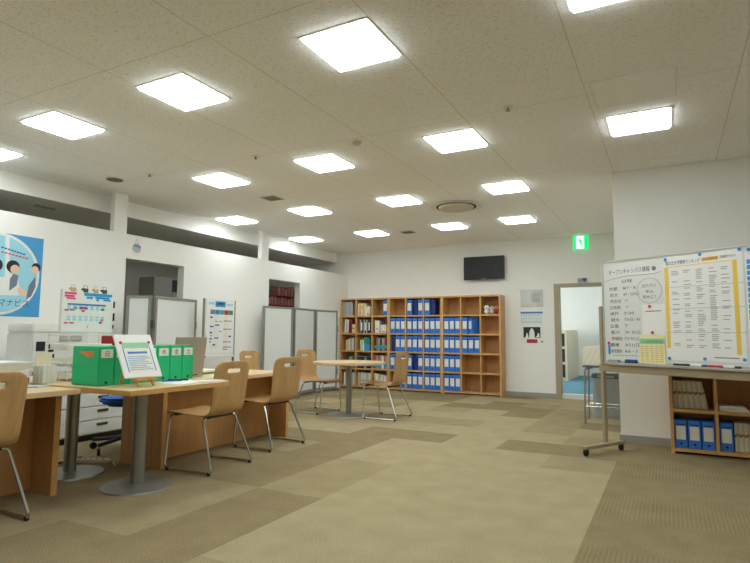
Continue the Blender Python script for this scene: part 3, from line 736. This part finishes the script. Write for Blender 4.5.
# on desk B: laptop, booklets
t = thing('laptop', 'open grey laptop seen from behind its lid on the middle desk', 'laptop', (-3.74, 3.53, .6625), .04)
MB().box(-.26, 0, -.185, .185, 0, .018, bev=.004).build('base', M['laptop'], t)
MB().box(-.25, -.03, -.17, .17, .018, .019).build('keyboard', M['black'], t)
l = MB().box(-.006, .006, -.185, .185, 0, .335, bev=.004); l.xf(Matrix.Translation((-.008, 0, .02)) @ Matrix.Rotation(.13, 4, 'Y')); lid = l.build('lid', M['laptop'], t)
s_ = MB().box(-.0075, -.0062, -.17, .17, .012, .322); s_.xf(Matrix.Translation((-.008, 0, .02)) @ Matrix.Rotation(.13, 4, 'Y')); s_.build('screen', M['screen'], lid)
MB().cyl((-.008, -.12, .018), .008, .24, 12, axis='Y').build('hinge', M['black'], t)
for k, (c_, n_) in enumerate((('dgreen', 'green booklet, lower of two on the middle desk'), ('cream', 'cream booklet on top of green booklet on middle desk'))):
    flat('booklet', c_, n_, 'booklet', -4.02 - .01 * k, 4.0 + .01 * k, .6625 + .0165 * k, .22, .3, .1, .016, 'booklets on the middle desk')

# ------------------------------------------------------------------ staff side: cabinets, printer, task chair, power strip
def drawer_cabinet(y0, y1, label):
    t = thing('drawer_cabinet', label, 'cabinet', (-5.02, (y0 + y1) / 2, 0), 0, 'white drawer cabinets'); h = (y1 - y0) / 2
    MB().box(-.42, 0, -h, h, .06, .74, bev=.003).build('body', M['white'], t); MB().box(-.41, -.03, -h + .01, h - .01, 0, .06).build('plinth', M['black'], t)
    for k in range(5):
        z = .07 + k * .132
        d = MB().box(.0005, .016, -h + .008, h - .008, z, z + .124, bev=.003).build('drawer', M['white'], t)
        MB().box(.0165, .024, -.06, .06, z + .07, z + .095, bev=.002).build('handle', M['steel_dark'], d)
drawer_cabinet(3.32, 3.96, 'white drawer cabinet under left desks, right of two')
drawer_cabinet(2.66, 3.30, 'white drawer cabinet below the printer, left of two')
t = thing('printer', 'white office printer with black openings behind the left desk', 'printer', (-5.2, 3.17, .7405))
MB().box(-.2, .2, -.27, .27, 0, .30, bev=.012).build('body', M['white'], t)
MB().box(-.2, .2, -.27, .27, .302, .385, bev=.012).build('scanner', M['white'], t)
MB().box(.2002, .204, -.2, -.06, .05, .11).box(.2002, .204, -.23, -.15, .14, .225).box(.2002, .204, -.12, -.07, .13, .2).build('paper_slot', M['black'], t)
MB().box(.17, .21, -.02, .2, .23, .28, bev=.004).build('control_panel', M['greyp'], t)
t = thing('task_chair', 'blue seat swivel chair on black castor base behind the desks', 'chair', (-4.40, 3.43, 0))
MB().cyl((0, 0, .415), .21, .055, 32, .225, bev=.02).build('seat', M['seat_blue'], t)
MB().cyl((0, 0, .395), .15, .02, 24).build('seat_plate', M['black'], t)
MB().cyl((0, 0, .07), .025, .33, 16).build('gas_column', M['black'], t)
for k in range(5):
    a = 2 * PI * k / 5 + 3.6; c_, s2 = math.cos(a), math.sin(a)
    lg = MB().tube([(0, 0, .11), (.28 * c_, .28 * s2, .085)], .018, 8).build('base_arm', M['black'], t)
    cs = MB().cyl((0, -.012, 0), .03, .024, 20, axis='Y'); cs.xf(Matrix.Translation((.28 * c_, .28 * s2, .0305)) @ Matrix.Rotation(a + .8, 4, 'Z'))
    cs.build('castor', M['rubber'], lg)
q = MB().tube(fillet([(.12, .05, .405), (.27, .05, .43), (.27, .05, .58)], .05), .012, 8).build('back_stem', M['black'], t); q.location = (-.5 * 0, 0, 0)
MB().box(.245, .285, -.14, .2, .56, .62, bev=.015).build('back_rest', M['seat_blue'], t)
t = thing('power_strip', 'beige power strip lying on the floor under the table', 'power strip', (-4.18, 2.94, 0), .5)
MB().box(-.16, .16, -.03, .03, .001, .035, bev=.006).build('body', M['beige'], t)
q = MB()
for k in range(6): q.box(-.135 + k * .048, -.115 + k * .048, -.012, .012, .0345, .036)
q.build('socket', M['black'], t)
def cable(label, pts, m):
    tag(MB().tube(fillet(pts, .08, 5), .006, 6).build('cable', M[m]), label, 'cable')
cable('black cable tangle on floor beside the rear pedestal', [(-4.36, 2.80, .007), (-4.42, 2.95, .007), (-4.36, 3.0, .022), (-4.36, 2.93, .007), (-4.38, 2.87, .022), (-4.45, 2.95, .007), (-4.40, 3.03, .007)], 'black')
cable('white cable looping on the floor behind power strip', [(-4.25, 3.07, .007), (-4.1, 3.07, .007), (-3.98, 3.02, .007), (-3.9, 2.97, .007)], 'greyp')
cable('pale cable hanging from table to floor behind the pedestal', [(-4.75, 2.95, .008), (-4.6, 2.85, .008), (-4.45, 2.72, .008), (-4.42, 2.68, .3), (-4.41, 2.66, .5), (-4.4, 2.63, .67)], 'bindark')

# ------------------------------------------------------------------ folding screens, poster stand
def screen(label, pts, ztop=1.49):
    t = thing('folding_screen', label, 'screen', (pts[0][0], pts[0][1], 0)); o0 = Vector((*pts[0], 0))
    for (a, b) in zip(pts, pts[1:]):
        A, B = Vector((*a, 0)) - o0, Vector((*b, 0)) - o0; d = B - A; L_ = d.length; an = math.atan2(d.y, d.x)
        mt = Matrix.Translation(A) @ Matrix.Rotation(an, 4, 'Z'); g = .022; fw = .032
        q = MB().box(g, g + fw, -.018, .018, .04, ztop).box(L_ - g - fw, L_ - g, -.018, .018, .04, ztop).box(g + fw, L_ - g - fw, -.018, .018, ztop - fw, ztop).box(g + fw, L_ - g - fw, -.018, .018, .04, .08)
        q.xf(mt); fr = q.build('panel_frame', M['frame_grey'], t, smooth=False)
        q = MB().box(g + fw, L_ - g - fw, -.008, .008, .08, ztop - fw); q.xf(mt); q.build('panel', M['board_white'], fr, smooth=False)
        for (xa, ya) in ((g, .12), (L_ - g - fw, .1)):
            q = MB().box(xa, xa + fw, -ya, ya, 0.001, .04); q.xf(mt); q.build('foot', M['frame_grey'], fr, smooth=False)
        q = MB().tube([(L_ - .005, 0, .3), (L_ - .005, 0, .4)], .012, 8).tube([(L_ - .005, 0, 1.1), (L_ - .005, 0, 1.2)], .012, 8); q.xf(mt); q.build('hinge', M['steel_dark'], t)
screen('folding screen of white panels before the left doorway opening', [(-5.62, 4.31), (-5.30, 4.44), (-5.50, 5.30)], 1.485)
screen('three-panel white folding screen before the far doorway opening', [(-5.68, 6.84), (-5.53, 7.47), (-5.68, 8.31), (-5.56, 8.91)], 1.49)
t = thing('poster_stand', 'white poster stand with coloured university timetable beside folding screen', 'poster stand', (-5.3, 5.52, 0))
MB().box(-.012, .008, -.275, .275, .76, 1.50, bev=.003).build('board', M['white'], t)
MB().box(.0085, .014, -.255, .255, .80, 1.485).build('print', M['paper'], t, smooth=False)
q = MB().box(.0, .05, -.275, .275, .735, .76, bev=.004); q.build('ledge', M['white'], t)
for a in (-.29, .275):
    MB().box(-.02, .01, a, a + .015, .03, 1.5).build('upright', M['frame_grey'], t)
    MB().box(-.16, .16, a - .005, a + .02, 0.001, .03).build('foot', M['frame_grey'], t)
def pr(name, m, *rects):
    q = MB()
    for (a, b, z0, z1) in rects: q.box(.0135, .0155, a, b, z0, z1)
    q.build(name, M[m], t, smooth=False)
pr('blue_title', 'pblue', (-.10, .09, 1.40, 1.475)); pr('light_title', 'sky', (-.22, -.12, 1.425, 1.46), (.11, .23, 1.42, 1.45), (-.07, .06, 1.43, 1.45))
for k, (c_) in enumerate(('suit', 'bluebar', 'teal', 'red', 'dgreen')):
    a = -.185 + k * .085; pr('column_head', c_, (a, a + .08, 1.30, 1.36))
pr('tint', 'board_white', (-.185, -.02, .85, 1.295)); 
pr('pink_tint', 'label', (.07, .15, .85, 1.295))
q = MB()
for (a, z, w_) in [(-.19, 1.25, .08), (-.19, 1.05, .07), (-.19, .93, .04), (-.13, .89, .08), (-.17, 1.01, .03), (.16, 1.0, .08)]: q.box(.0156, .0164, a, a + w_ * .6, z, z + .018)
q.build('dark_logo', M['ink'], t, smooth=False)
q = MB()
for (a, z, w_) in [(.06, 1.21, .08), (.06, 1.1, .08), (.06, .93, .08), (.06, .86, .08), (.06, .83, .08)]: q.box(.0156, .0164, a, a + w_, z, z + .012)
q.build('red_logo', M['red'], t, smooth=False)
q = MB()
for (a, z, w_) in [(.15, 1.21, .08), (.15, 1.1, .08), (.15, .93, .08), (.15, .86, .08), (-.02, 1.2, .06), (-.02, 1.07, .06), (-.1, 1.2, .06)]: q.box(.0156, .0164, a, a + w_ * .8, z, z + .011)
q.build('green_logo', M['dgreen'], t, smooth=False)
q = MB()
for (a, z, w_) in [(-.19, 1.13, .07), (-.1, 1.15, .08), (-.1, .98, .07), (-.19, .97, .05)]: q.box(.0156, .0164, a, a + w_, z, z + .016)
q.build('blue_logo', M['dblue'], t, smooth=False)

# rooms behind the partition wall
def side_shelf(label, x, y0, y1, ztops, cat='bookcase'):
    t = thing('wall_shelf', label, cat, (x, (y0 + y1) / 2, 0)); h = (y1 - y0) / 2
    MB().box(-.3, -.28, -h, h, 0, 2.05).build('back_panel', M['dim'], t)
    MB().box(-.28, 0, -h - .02, -h, 0, ztops[0]).build('side_panel', M['dim'], t)
    MB().box(-.28, 0, h, h + .02, 0, ztops[1]).build('side_panel', M['dim'], t)
    return t
SX = -7.0
t = side_shelf('grey open shelf of red books seen through far opening', SX, 8.50, 9.56, (1.85, 2.05))
for z in (1.24, 1.60 - .155, 1.635, 1.835):
    MB().box(-.28, 0, -.53 if z < 1.8 else -.16, .53, z - .012, z).build('shelf', M['brownred'], t)
for r_, (z, ya, n, h_) in enumerate([(1.835, 8.90, 12, .17), (1.635, 8.52, 19, .165), (1.445, 8.52, 19, .165)]):
    for k in range(n):
        o = MB().box(-.15, 0, 0, .0515, 0, h_ - .02 * ((k * 7) % 3), bev=.004)
        o = o.build('book', M[('brownred', 'rosybook', 'brownred', 'palerbook')[(k * 3 + r_) % 4]]); o.location = (SX - .01, ya + k * .0535, z + .0005)
        tag(o, 'red-brown book in the rows seen through the far wall opening', 'book', 'red books behind the far opening')
t = thing('storage_cabinet', 'dim grey cabinet seen through the near wall opening', 'cabinet', (SX, 6.12, 0))
MB().box(-.35, 0, -.26, .09, 0, 1.92, bev=.004).build('body', M['dim'], t); MB().box(-.35, 0, .1, .34, 0, 1.70).build('side_unit', M['dim'], t)
for k in range(4):
    o = MB().box(-.2, 0, 0, .05, 0, .20).build('book', M['darkbook']); o.location = (SX - .02, 6.225 + k * .056, 1.7005); tag(o, 'dark book upright on the cabinet in near wall opening', 'book', 'dark books in the near opening')

# ------------------------------------------------------------------ wall things
# big poster on the left wall
t = thing('wall_poster', 'blue poster with round picture of students on the left wall', 'poster', (XW + .001, 3.01, 1.62))
MB().box(0, .002, -.435, .435, -.415, .415).build('sheet', M['pblue'], t, smooth=False)
MB().prism(disc(0, .005, .412), .0021, .0028, 'YZ').build('ring', M['paper'], t, smooth=False)
MB().prism(disc(0, .005, .385), .0029, .0035, 'YZ').build('circle_picture', M['sky'], t, smooth=False)
q = MB().prism([(.05, .385), (.09, .385), (.115, -.05), (.075, -.05)], .0036, .004, 'YZ'); q.build('white_pillar', M['paper'], t, smooth=False)
def pt(name, m, polys, d=.0042):
    q = MB()
    for p in polys: q.prism(p, d, d + .0005, 'YZ')
    q.build(name, M[m], t, smooth=False)
pt('printed_shirt', 'paper', [[(-.2, -.24), (.22, -.2), (.22, -.12), (.19, .0), (.1, .02), (.05, -.03), (-.05, -.02), (-.2, .0)]], .0041)
pt('printed_jacket', 'suit', [[(.12, -.16), (.19, -.1), (.2, .0), (.15, .02), (.12, -.04)], [(.29, -.24), (.31, -.09), (.37, .01), (.378, -.1), (.34, -.2)]], .0047)
pt('printed_face', 'skin', [disc(.163, .062, .046, 20), disc(.36, .078, .038, 20), [(.2, -.14), (.22, -.1), (.25, -.13), (.3, -.16), (.29, -.2), (.22, -.2)]], .0053)
pt('printed_hair', 'hair', [disc(.142, .088, .064, 24), disc(.372, .104, .046, 24), disc(-.02, .09, .065, 20)], .0050)
pt('printed_text', 'dblue', [[(.02 + k * .03, .262 - k * .006), (.043 + k * .03, .262 - k * .006), (.043 + k * .03, .275 - k * .006), (.02 + k * .03, .275 - k * .006)] for k in range(8)], .0045)
pt('printed_red_text', 'pink', [[(.02 + k * .034, .215 - k * .005), (.046 + k * .034, .215 - k * .005), (.046 + k * .034, .23 - k * .005), (.02 + k * .034, .23 - k * .005)] for k in range(8)], .0045)
pt('title_band', 'sky', [[(-.36, -.22), (.3, -.2), (.27, -.27), (.2, -.33), (.1, -.37), (-.1, -.37), (-.25, -.3)]], .0056)
text('lettering', 'マナビス', .085, M['dblue'], t, face_px(.0065, .02, -.31), 'LEFT', .29)
text('lettering', '河合塾', .085, M['dblue'], t, face_px(.0065, -.25, -.31), 'LEFT', .25)
# hanging ornament high on the wall
t = thing('paper_ornament', 'white paper ornament with blue band above the left opening', 'ornament', (XW + .0005, 4.60, 2.03))
MB().prism(disc(0, .07, .06, 20), .001, .012, 'YZ').build('head', M['greyp'], t); MB().prism([(-.045, -.02), (.05, -.02), (.06, .045), (-.055, .045)], .0005, .01, 'YZ').build('body', M['paper'], t)
MB().prism([(-.05, .085), (.052, .08), (.05, .105), (-.045, .112)], .0125, .014, 'YZ').build('blue_band', M['pblue'], t)
MB().tube([(.006, -.03, .13), (.006, 0, .19), (.006, .03, .13)], .002, 5).build('string', M['ink_grey'], t)
# television
t = thing('television', 'black wall-mounted television above the right bookcase', 'television', (-2.93, 9.66, 2.262), .035)
MB().box(-.372, .372, -.02, .025, -.21, .21, bev=.006).build('case', M['black'], t)
MB().box(-.358, .358, -.0215, -.0205, -.19, .196).build('screen', M['screen'], t, smooth=False)
MB().box(-.04, .04, -.022, -.0204, -.205, -.197).build('logo_plate', M['greyp'], t, smooth=False)
MB().box(-.12, .12, .025, .04, -.1, .1).box(-.03, .03, .04, .078, -.04, .04).build('wall_bracket', M['black'], t)
# exit sign
t = thing('exit_sign', 'green lit exit sign with running figure high on back wall', 'exit sign', (-1.27, YB - .001, 2.615))
MB().box(-.118, .118, -.04, 0, -.118, .118, bev=.004).build('housing', M['exit_g'], t)
MB().box(-.07, .055, -.0415, -.0402, -.105, .105).build('white_door', M['exit_w'], t, smooth=False)
q = MB().prism(disc(-.012, .062, .015, 16), -.0425, -.0416, 'XZ').prism([(-.03, .045), (.0, .048), (.018, -.005), (-.006, -.02)], -.0425, -.0416, 'XZ').prism([(-.006, -.02), (.018, -.005), (.03, -.05), (.045, -.09), (.03, -.09), (.012, -.05)], -.0425, -.0416, 'XZ')
q.prism([(-.006, -.02), (.01, -.012), (-.015, -.055), (-.05, -.08), (-.05, -.065), (-.028, -.048)], -.0425, -.0416, 'XZ').prism([(-.028, .045), (-.045, .01), (-.035, .005), (-.02, .03)], -.0425, -.0416, 'XZ').prism([(.0, .045), (.03, .02), (.026, .01), (.0, .028)], -.0425, -.0416, 'XZ')
q.build('running_figure', M['exit_g'], t, smooth=False)
# three papers by the doorway
t = thing('document_holder', 'clear vinyl document holder on back wall, topmost of three notices', 'document holder', (-2.105, YB - .001, 1.70))
MB().box(-.19, .19, -.004, 0, -.15, .14).build('sleeve', M['clear'], t); MB().box(-.14, -.02, -.003, -.001, -.11, .11).build('paper', M['paper'], t, smooth=False)
q = MB()
for k in range(5): q.box(0, .16 - .02 * (k % 3), -.0048, -.0042, .07 - k * .035, .082 - k * .035)
q.build('print_lines', M['ink_grey'], t, smooth=False)
MB().tube([(-.19, -.005, -.15), (.19, -.005, -.15), (.19, -.005, .14), (-.19, -.005, .14)], .003, 5, close=True).build('rim', M['greyp'], t)
t = thing('notice_sheet', 'pale notice with blue heading on back wall, middle of three', 'notice', (-2.115, YB - .001, 1.34))
MB().box(-.2, .2, -.003, 0, -.115, .135).build('sheet', M['paper'], t, smooth=False); MB().box(-.19, .19, -.0036, -.0031, .09, .12).build('heading', M['bluebar'], t, smooth=False)
q = MB()
for k in range(9): q.box(-.18 + .04 * k, -.155 + .04 * k, -.0036, -.0031, .045, .075).box(-.18 + .04 * k, -.152 + .04 * k, -.0036, -.0031, -.07, -.04).box(-.18 + .04 * k, -.16 + .04 * k, -.0036, -.0031, -.01, .02)
q.build('print_grid', M['sky'], t, smooth=False)
t = thing('black_poster', 'black and red poster with white figure on back wall, lowest of three', 'poster', (-2.115, YB - .001, 1.07))
MB().box(-.2, .2, -.003, 0, -.155, .13).build('sheet', M['paper'], t, smooth=False); MB().box(-.145, .145, -.0036, -.0031, -.06, .125).build('black_ground', M['ink'], t, smooth=False)
q = MB().prism([(-.05, -.06), (.05, -.06), (.04, .05), (.018, .1), (-.018, .1), (-.04, .05)], -.0042, -.0037, 'XZ').prism([(-.12, -.06), (-.06, -.06), (-.07, .02), (-.09, .02), (-.1, -.02)], -.0042, -.0037, 'XZ').prism([(.06, -.05), (.13, -.05), (.12, .02), (.1, .02), (.09, -.02)], -.0042, -.0037, 'XZ')
q.build('white_figure', M['paper'], t, smooth=False); MB().box(-.09, .09, -.0048, -.0043, -.15, -.085).build('red_block', M['red'], t, smooth=False)
MB().box(.155, .185, -.0036, -.0031, -.14, -.11).build('green_stamp', M['dgreen'], t, smooth=False)
t = thing('door_plate', 'small grey plate with dark marks above the doorway', 'sign', (-1.262, YB - .0205, 1.965))
MB().box(-.08, .08, -.006, 0, -.03, .05, bev=.002).build('plate', M['greyp'], t); text('lettering', 'A♥', .06, M['dblue'], t, face_my(-.045, -.0065, -.005))

# ------------------------------------------------------------------ beyond the doorway: low shelf
t = thing('side_cabinet', 'pale wooden cabinet on blue carpet beyond the doorway', 'cabinet', (-2.14, 14.4, 0))
MB().box(-.45, 0, -.85, .95, .0, 1.17).build('carcass', M['cream_wood'], t, smooth=False)
for k in range(3): MB().box(-.41, -.05, -.856, -.8505, .08 + k * .36, .38 + k * .36).build('cell_shade', M['dark_hole'], t, smooth=False)  # dark sheets on the solid front, painted as the shade of open cells
MB().box(-.45, 0, -.2, .9, 1.1705, 1.19).build('top_board', M['cream_wood'], t, smooth=False)

# ------------------------------------------------------------------ nook: stool, box, bin
t = thing('bar_stool', 'tall grey steel stool holding a cream box beside doorway', 'stool', (-.745, 7.37, 0))
for x in (-.2, .2):
    for y in (-.18, .19): MB().tube(fillet([(x, y, .0), (x * .96, y * .96, .655), (x * .5, y * .9, .668)], .04), .0115, 8).build('leg', M['steel'], t)
MB().tube([(-.197, -.177, .2), (-.197, .187, .2), (.197, .187, .2), (.197, -.177, .2)], .008, 6, close=True).build('foot_ring', M['chrome'], t)
MB().box(-.215, .215, -.2, .205, .668, .69, bev=.006).build('seat', M['bindark'], t)
t = thing('cardboard_box', 'cream box with diagonal lines on top of the tall stool', 'box', (-.745, 7.37, .6905))
MB().box(-.21, .21, -.16, .16, 0, .225, bev=.006).build('carton', M['cardboard'], t)
q = MB()
for k in range(6): q.prism([(-.2 + k * .06, .02), (-.195 + k * .06, .02), (-.1 + k * .06, .2), (-.105 + k * .06, .2)], -.1615, -.1603, 'XZ')
q.build('line_pattern', M['olive'], t, smooth=False)
MB().box(-.06, .06, -.1, .1, .2255, .235, bev=.002).build('top_flap', M['cardboard'], t)
t = thing('waste_bin', 'light grey ribbed waste bin standing behind the tall stool', 'bin', (-.755, 7.93, 0))
q = MB().prism([(-.165, -.15), (.165, -.15), (.165, .15), (-.165, .15)], 0, .5); 
for k in range(5): q.box(-.14 + k * .06, -.115 + k * .06, -.158, -.15, .03, .48)
q.build('body', M['bin'], t); MB().box(-.178, .178, -.165, .163, .5, .56, bev=.012).build('lid', M['bindark'], t)
MB().box(-.1, .1, -.167, -.1655, .515, .54).build('flap', M['greyp'], t)

# ------------------------------------------------------------------ whiteboard on castors
WB = thing('whiteboard', 'mobile whiteboard on castors with handwriting and posters on it', 'whiteboard', (-.54, 5.527, 0), -PI / 6)
t = WB; W0, W1, Z0, Z1 = -.005, 1.785, .815, 1.742
MB().box(W0 + .012, W1 - .012, .002, .02, Z0 + .012, Z1 - .012).build('board', M['wb'], t, smooth=False)
q = MB().box(W0, W0 + .014, -.006, .026, Z0, Z1).box(W1 - .014, W1, -.006, .026, Z0, Z1).box(W0 + .014, W1 - .014, -.006, .026, Z1 - .014, Z1).box(W0 + .014, W1 - .014, -.006, .026, Z0, Z0 + .014)
q.build('frame', M['alu'], t, smooth=False)
MB().box(W0 + .03, W1 - .03, -.06, .0, .797, .8145, bev=.004).build('pen_tray', M['alu'], t)
MB().box(-.052, W1 + .05, -.022, .02, .725, .79, bev=.005).build('cross_beam', M['stand'], t)
for x in (-.022, W1 + .022):
    MB().box(x - .0165, x + .0165, -.02, .02, .085, 1.325, bev=.004).build('post', M['stand'], t)
    x += .040
    ft = MB().box(x - .026, x + .026, -.36, .20, .06, .088, bev=.005).build('foot', M['stand'], t)
    for y in (-.33, .17):
        MB().cyl((x - .012, y, .03), .0295, .024, 24, axis='X', bev=.004).build('castor', M['rubber'], ft)
        MB().box(x - .018, x + .018, y - .012, y + .014, .04, .0605).build('castor_fork', M['black'], ft)
# handwriting
def write(body, u, z, size, wmax=None, rot=0, m='ink'):
    text('handwriting', body, size, M[m], WB, Matrix.Translation((u, .0012, z)) @ Matrix.Rotation(PI / 2, 4, 'X') @ Matrix.Rotation(rot, 4, 'Z'), 'LEFT', wmax)
write('オープンキャンパス情報', .065, 1.612, .05, .40, .01)
MB().sphere((.505, .001, 1.633), .02, (1, .06, 1), 14, 8).build('doodle', M['ink_grey'], WB)
q = MB().tube([(.035, .001, 1.555), (.12, .001, 1.573), (.25, .001, 1.59), (.4, .001, 1.586), (.5, .001, 1.588), (.57, .001, 1.6)], .0018, 5); q.build('underline', M['ink_grey'], WB)
write('日程', .19, 1.53, .034, .10)
L1 = ['京都', '京大', '同志社', '立命館', '神戸', '関大', '広島', '香川', '早稲田', '慶應', '東京理科', '工学院']
L2 = ['8/7・8', '8/9・10(月火)', '〃', '〃', '7/30', '7/31(日)・8/6', '？', '7/24・25(土日)', '7/31 8/1(土)', '8/21(日)', '8/6・7']
for k in range(11):
    z = 1.465 - k * .0565
    write(L1[k], .065 + .004 * (k % 3), z, .036, (.085 if len(L1[k]) < 3 else .11))
    write(L2[k], .205 + .006 * (k % 2), z + .004, .034, min(.15, .022 * len(L2[k]) + .012))
# bubble
pts = []
for i in range(72):
    a = 2 * PI * i / 72; rr = 1 + .05 * abs(math.sin(a * 7)); pts.append((.455 + .11 * rr * math.cos(a), .001, 1.445 + .105 * rr * math.sin(a)))
MB().tube(pts, .0016, 5, close=True).build('bubble_outline', M['ink_grey'], WB)
write('忘れずに', .39, 1.475, .032, .125); write('申込', .42, 1.425, .03, .07); write('早めに！', .39, 1.375, .036, .12)
q = MB()
for k in range(8): q.box(.09 + k * .03, .11 + k * .03, .0008, .002, .875, .881)
q.build('small_print', M['ink_grey'], WB, smooth=False)
# things on the board: notices, posters, magnets
def wb_thing(name, label, cat, u, z, y=-.0005, group=None):
    c, s = math.cos(-PI / 6), math.sin(-PI / 6)
    return thing(name, label, cat, (-.54 + u * c - y * s, 5.527 + u * s + y * c, z), -PI / 6, group)
def quad(parent, name, m, poly, d): return MB().prism(poly, -d - .0005, -d, 'XZ').build(name, M[m], parent, smooth=False)
t = wb_thing('notice_sheet', 'white notice sheet pinned on the whiteboard above yellow leaflet', 'notice', .485, 1.20)
quad(t, 'sheet', 'paper', [(-.105, -.15), (.10, -.15), (.105, .125), (-.1, .125)], .0005)
quad(t, 'print_line', 'ink_grey', [(-.07, .06), (.07, .062), (.07, .07), (-.07, .068)], .0012)
t = wb_thing('leaflet', 'pale yellow leaflet with green heading on whiteboard lower middle', 'leaflet', .462, .925, -.007)
quad(t, 'sheet', 'note', [(-.122, -.107), (.122, -.107), (.117, .135), (-.105, .14)], 0)
quad(t, 'heading_band', 'lgreen', [(-.11, .06), (.117, .06), (.116, .105), (-.107, .105)], .0008)
text('lettering', '入試説明会', .03, M['dgreen'], t, face_my(-.09, -.0022, .068), 'LEFT', .19)
q = MB()
for k in range(8):
    for j in range(5): q.box(-.1 + j * .043, -.07 + j * .043, -.0014, -.0006, .035 - k * .018, .041 - k * .018)
q.build('print_grid', M['tan'], t, smooth=False)
def magnet(u, z, m, label, y=-.0025):
    o = MB().cyl((0, 0, 0), .013, .008, 18, axis='Y', bev=.002).build('magnet', M[m])
    c, s = math.cos(-PI / 6), math.sin(-PI / 6); y -= .008
    o.location = (-.54 + u * c - y * s, 5.527 + u * s + y * c, z); o.rotation_euler = (0, 0, -PI / 6); tag(o, label, 'magnet')
magnet(.458, 1.306, 'mag', 'red magnet on white notice upper edge')
magnet(.478, 1.082, 'mag', 'red magnet holding the top of yellow leaflet', -.0095)
magnet(.05, .985, 'mag', 'red magnet at lower left corner of whiteboard')
o = MB().box(0, .022, -.006, 0, 0, .085, bev=.002).build('magnet_bar', M['cyan']); o.location = (-.54 + .04 * .866, 5.527 - .04 * .5, .885); o.rotation_euler = (0, 0, -PI / 6); tag(o, 'light blue bar magnet below red magnet on whiteboard', 'magnet')
# ranking poster
t = wb_thing('ranking_poster', 'white ranking poster with yellow borders on the whiteboard', 'poster', .897, 1.285)
quad(t, 'sheet', 'paper', [(-.31, -.43), (.305, -.43), (.31, .43), (-.305, .43)], .0005)
quad(t, 'yellow_border', 'yellow', [(-.30, -.33), (-.27, -.33), (-.265, .335), (-.30, .335)], .0012); quad(t, 'yellow_border', 'yellow', [(.235, -.37), (.268, -.37), (.268, .345), (.235, .345)], .0012)
quad(t, 'yellow_rule', 'yellow', [(-.30, .337), (.268, .347), (.268, .353), (-.30, .343)], .0013)
text('lettering', '国公立大学難関ランキング', .036, M['ink'], t, face_my(-.285, -.002, .362), 'LEFT', .28)
quad(t, 'orange_box', 'yellow', [(.01, .362), (.135, .366), (.135, .395), (.01, .391)], .0012)
text('lettering', '2021年度最新版', .026, M['red'], t, face_my(.015, -.0022, .37), 'LEFT', .115)
text('lettering', '河合塾マナビス', .026, M['ink'], t, face_my(.15, -.0022, .375), 'LEFT', .11)
for u, n in ((-.24, 18), (-.14, 24), (-.04, 30), (.06, 34), (.15, 20)):
    q = MB(); rr = random.Random(int(u * 1000) + 900)
    for k in range(44):
        if rr.random() < n / 44: q.box(u, u + rr.uniform(.035, .062), -.0014, -.0008, .3 - k * .0145, .307 - k * .0145)
    q.build('print_column', M['faint'], t, smooth=False)
q = MB()
for z in (.17, -.01, -.205): q.box(-.308, .306, -.0016, -.0004, z, z + .004)
q.build('fold_crease', M['greyp'], t, smooth=False)
quad(t, 'footer_text', 'ink_grey', [(.07, -.40), (.25, -.40), (.25, -.392), (.07, -.392)], .0012)
for k, (u, z, y) in enumerate([(-.285, .41, 0), (.0, .42, 0), (.29, .425, 0), (-.285, -.415, 0), (.0, -.41, 0), (.285, -.405, 0)]):
    n = ['upper left', 'upper middle', 'upper right', 'lower left', 'lower middle', 'lower right'][k]
    magnet(.897 + u, 1.285 + z, 'magblue', f'blue magnet at {n} of the ranking poster', -.002)
t = wb_thing('light_blue_poster', 'white poster with blue dotted border at right picture edge', 'poster', 1.48, 1.26)
quad(t, 'sheet', 'paper', [(-.26, -.42), (.26, -.42), (.26, .43), (-.26, .43)], .0005)
q = MB()
for k in range(18): q.box(-.25, -.2, -.0016, -.0006, -.38 + k * .042, -.347 + k * .042)
q.build('blue_border', M['cyan'], t, smooth=False)
text('lettering', '私立大学', .04, M['ink'], t, face_my(-.2, -.002, .38))
magnet(1.25, 1.70, 'magblue', 'blue magnet at upper left of the blue bordered poster', -.002)
# on the tray
def tray_thing(name, label, cat, u, w_, h_, m, d_=.04, y=-.03):
    o = MB().box(-w_ / 2, w_ / 2, -d_ / 2, d_ / 2, 0, h_, bev=.004).build(name, M[m])
    c, s = math.cos(-PI / 6), math.sin(-PI / 6); o.location = (-.54 + u * c - y * s, 5.527 + u * s + y * c, .815); o.rotation_euler = (0, 0, -PI / 6); tag(o, label, cat); return o
o = tray_thing('eraser', 'blue topped board eraser on the whiteboard tray', 'eraser', .282, .10, .03, 'dblue')
f_ = MB().box(-.05, .05, -.022, .022, 0, .008).build('felt_pad', M['black'], o); f_.location = (0, 0, 0)
tray_thing('eraser', 'small grey green eraser at left of whiteboard tray', 'eraser', .115, .10, .022, 'greybook')
for k, (u, m, n) in enumerate([(.72, 'black', 'black marker pen, first right of yellow leaflet on tray'), (.86, 'dblue', 'blue marker pen in the middle of tray'), (.98, 'red', 'red marker pen on tray right part'), (1.1, 'ink', 'dark marker pen near right picture edge on tray')]):
    t = wb_thing('marker_pen', n, 'marker', u, .8155, -.03, 'markers on the tray')
    MB().cyl((-.06, 0, .008), .008, .085, 12, axis='X').build('barrel', M['white' if k % 2 else m], t); MB().cyl((.025, 0, .008), .0088, .04, 12, axis='X').build('cap', M[m], t)
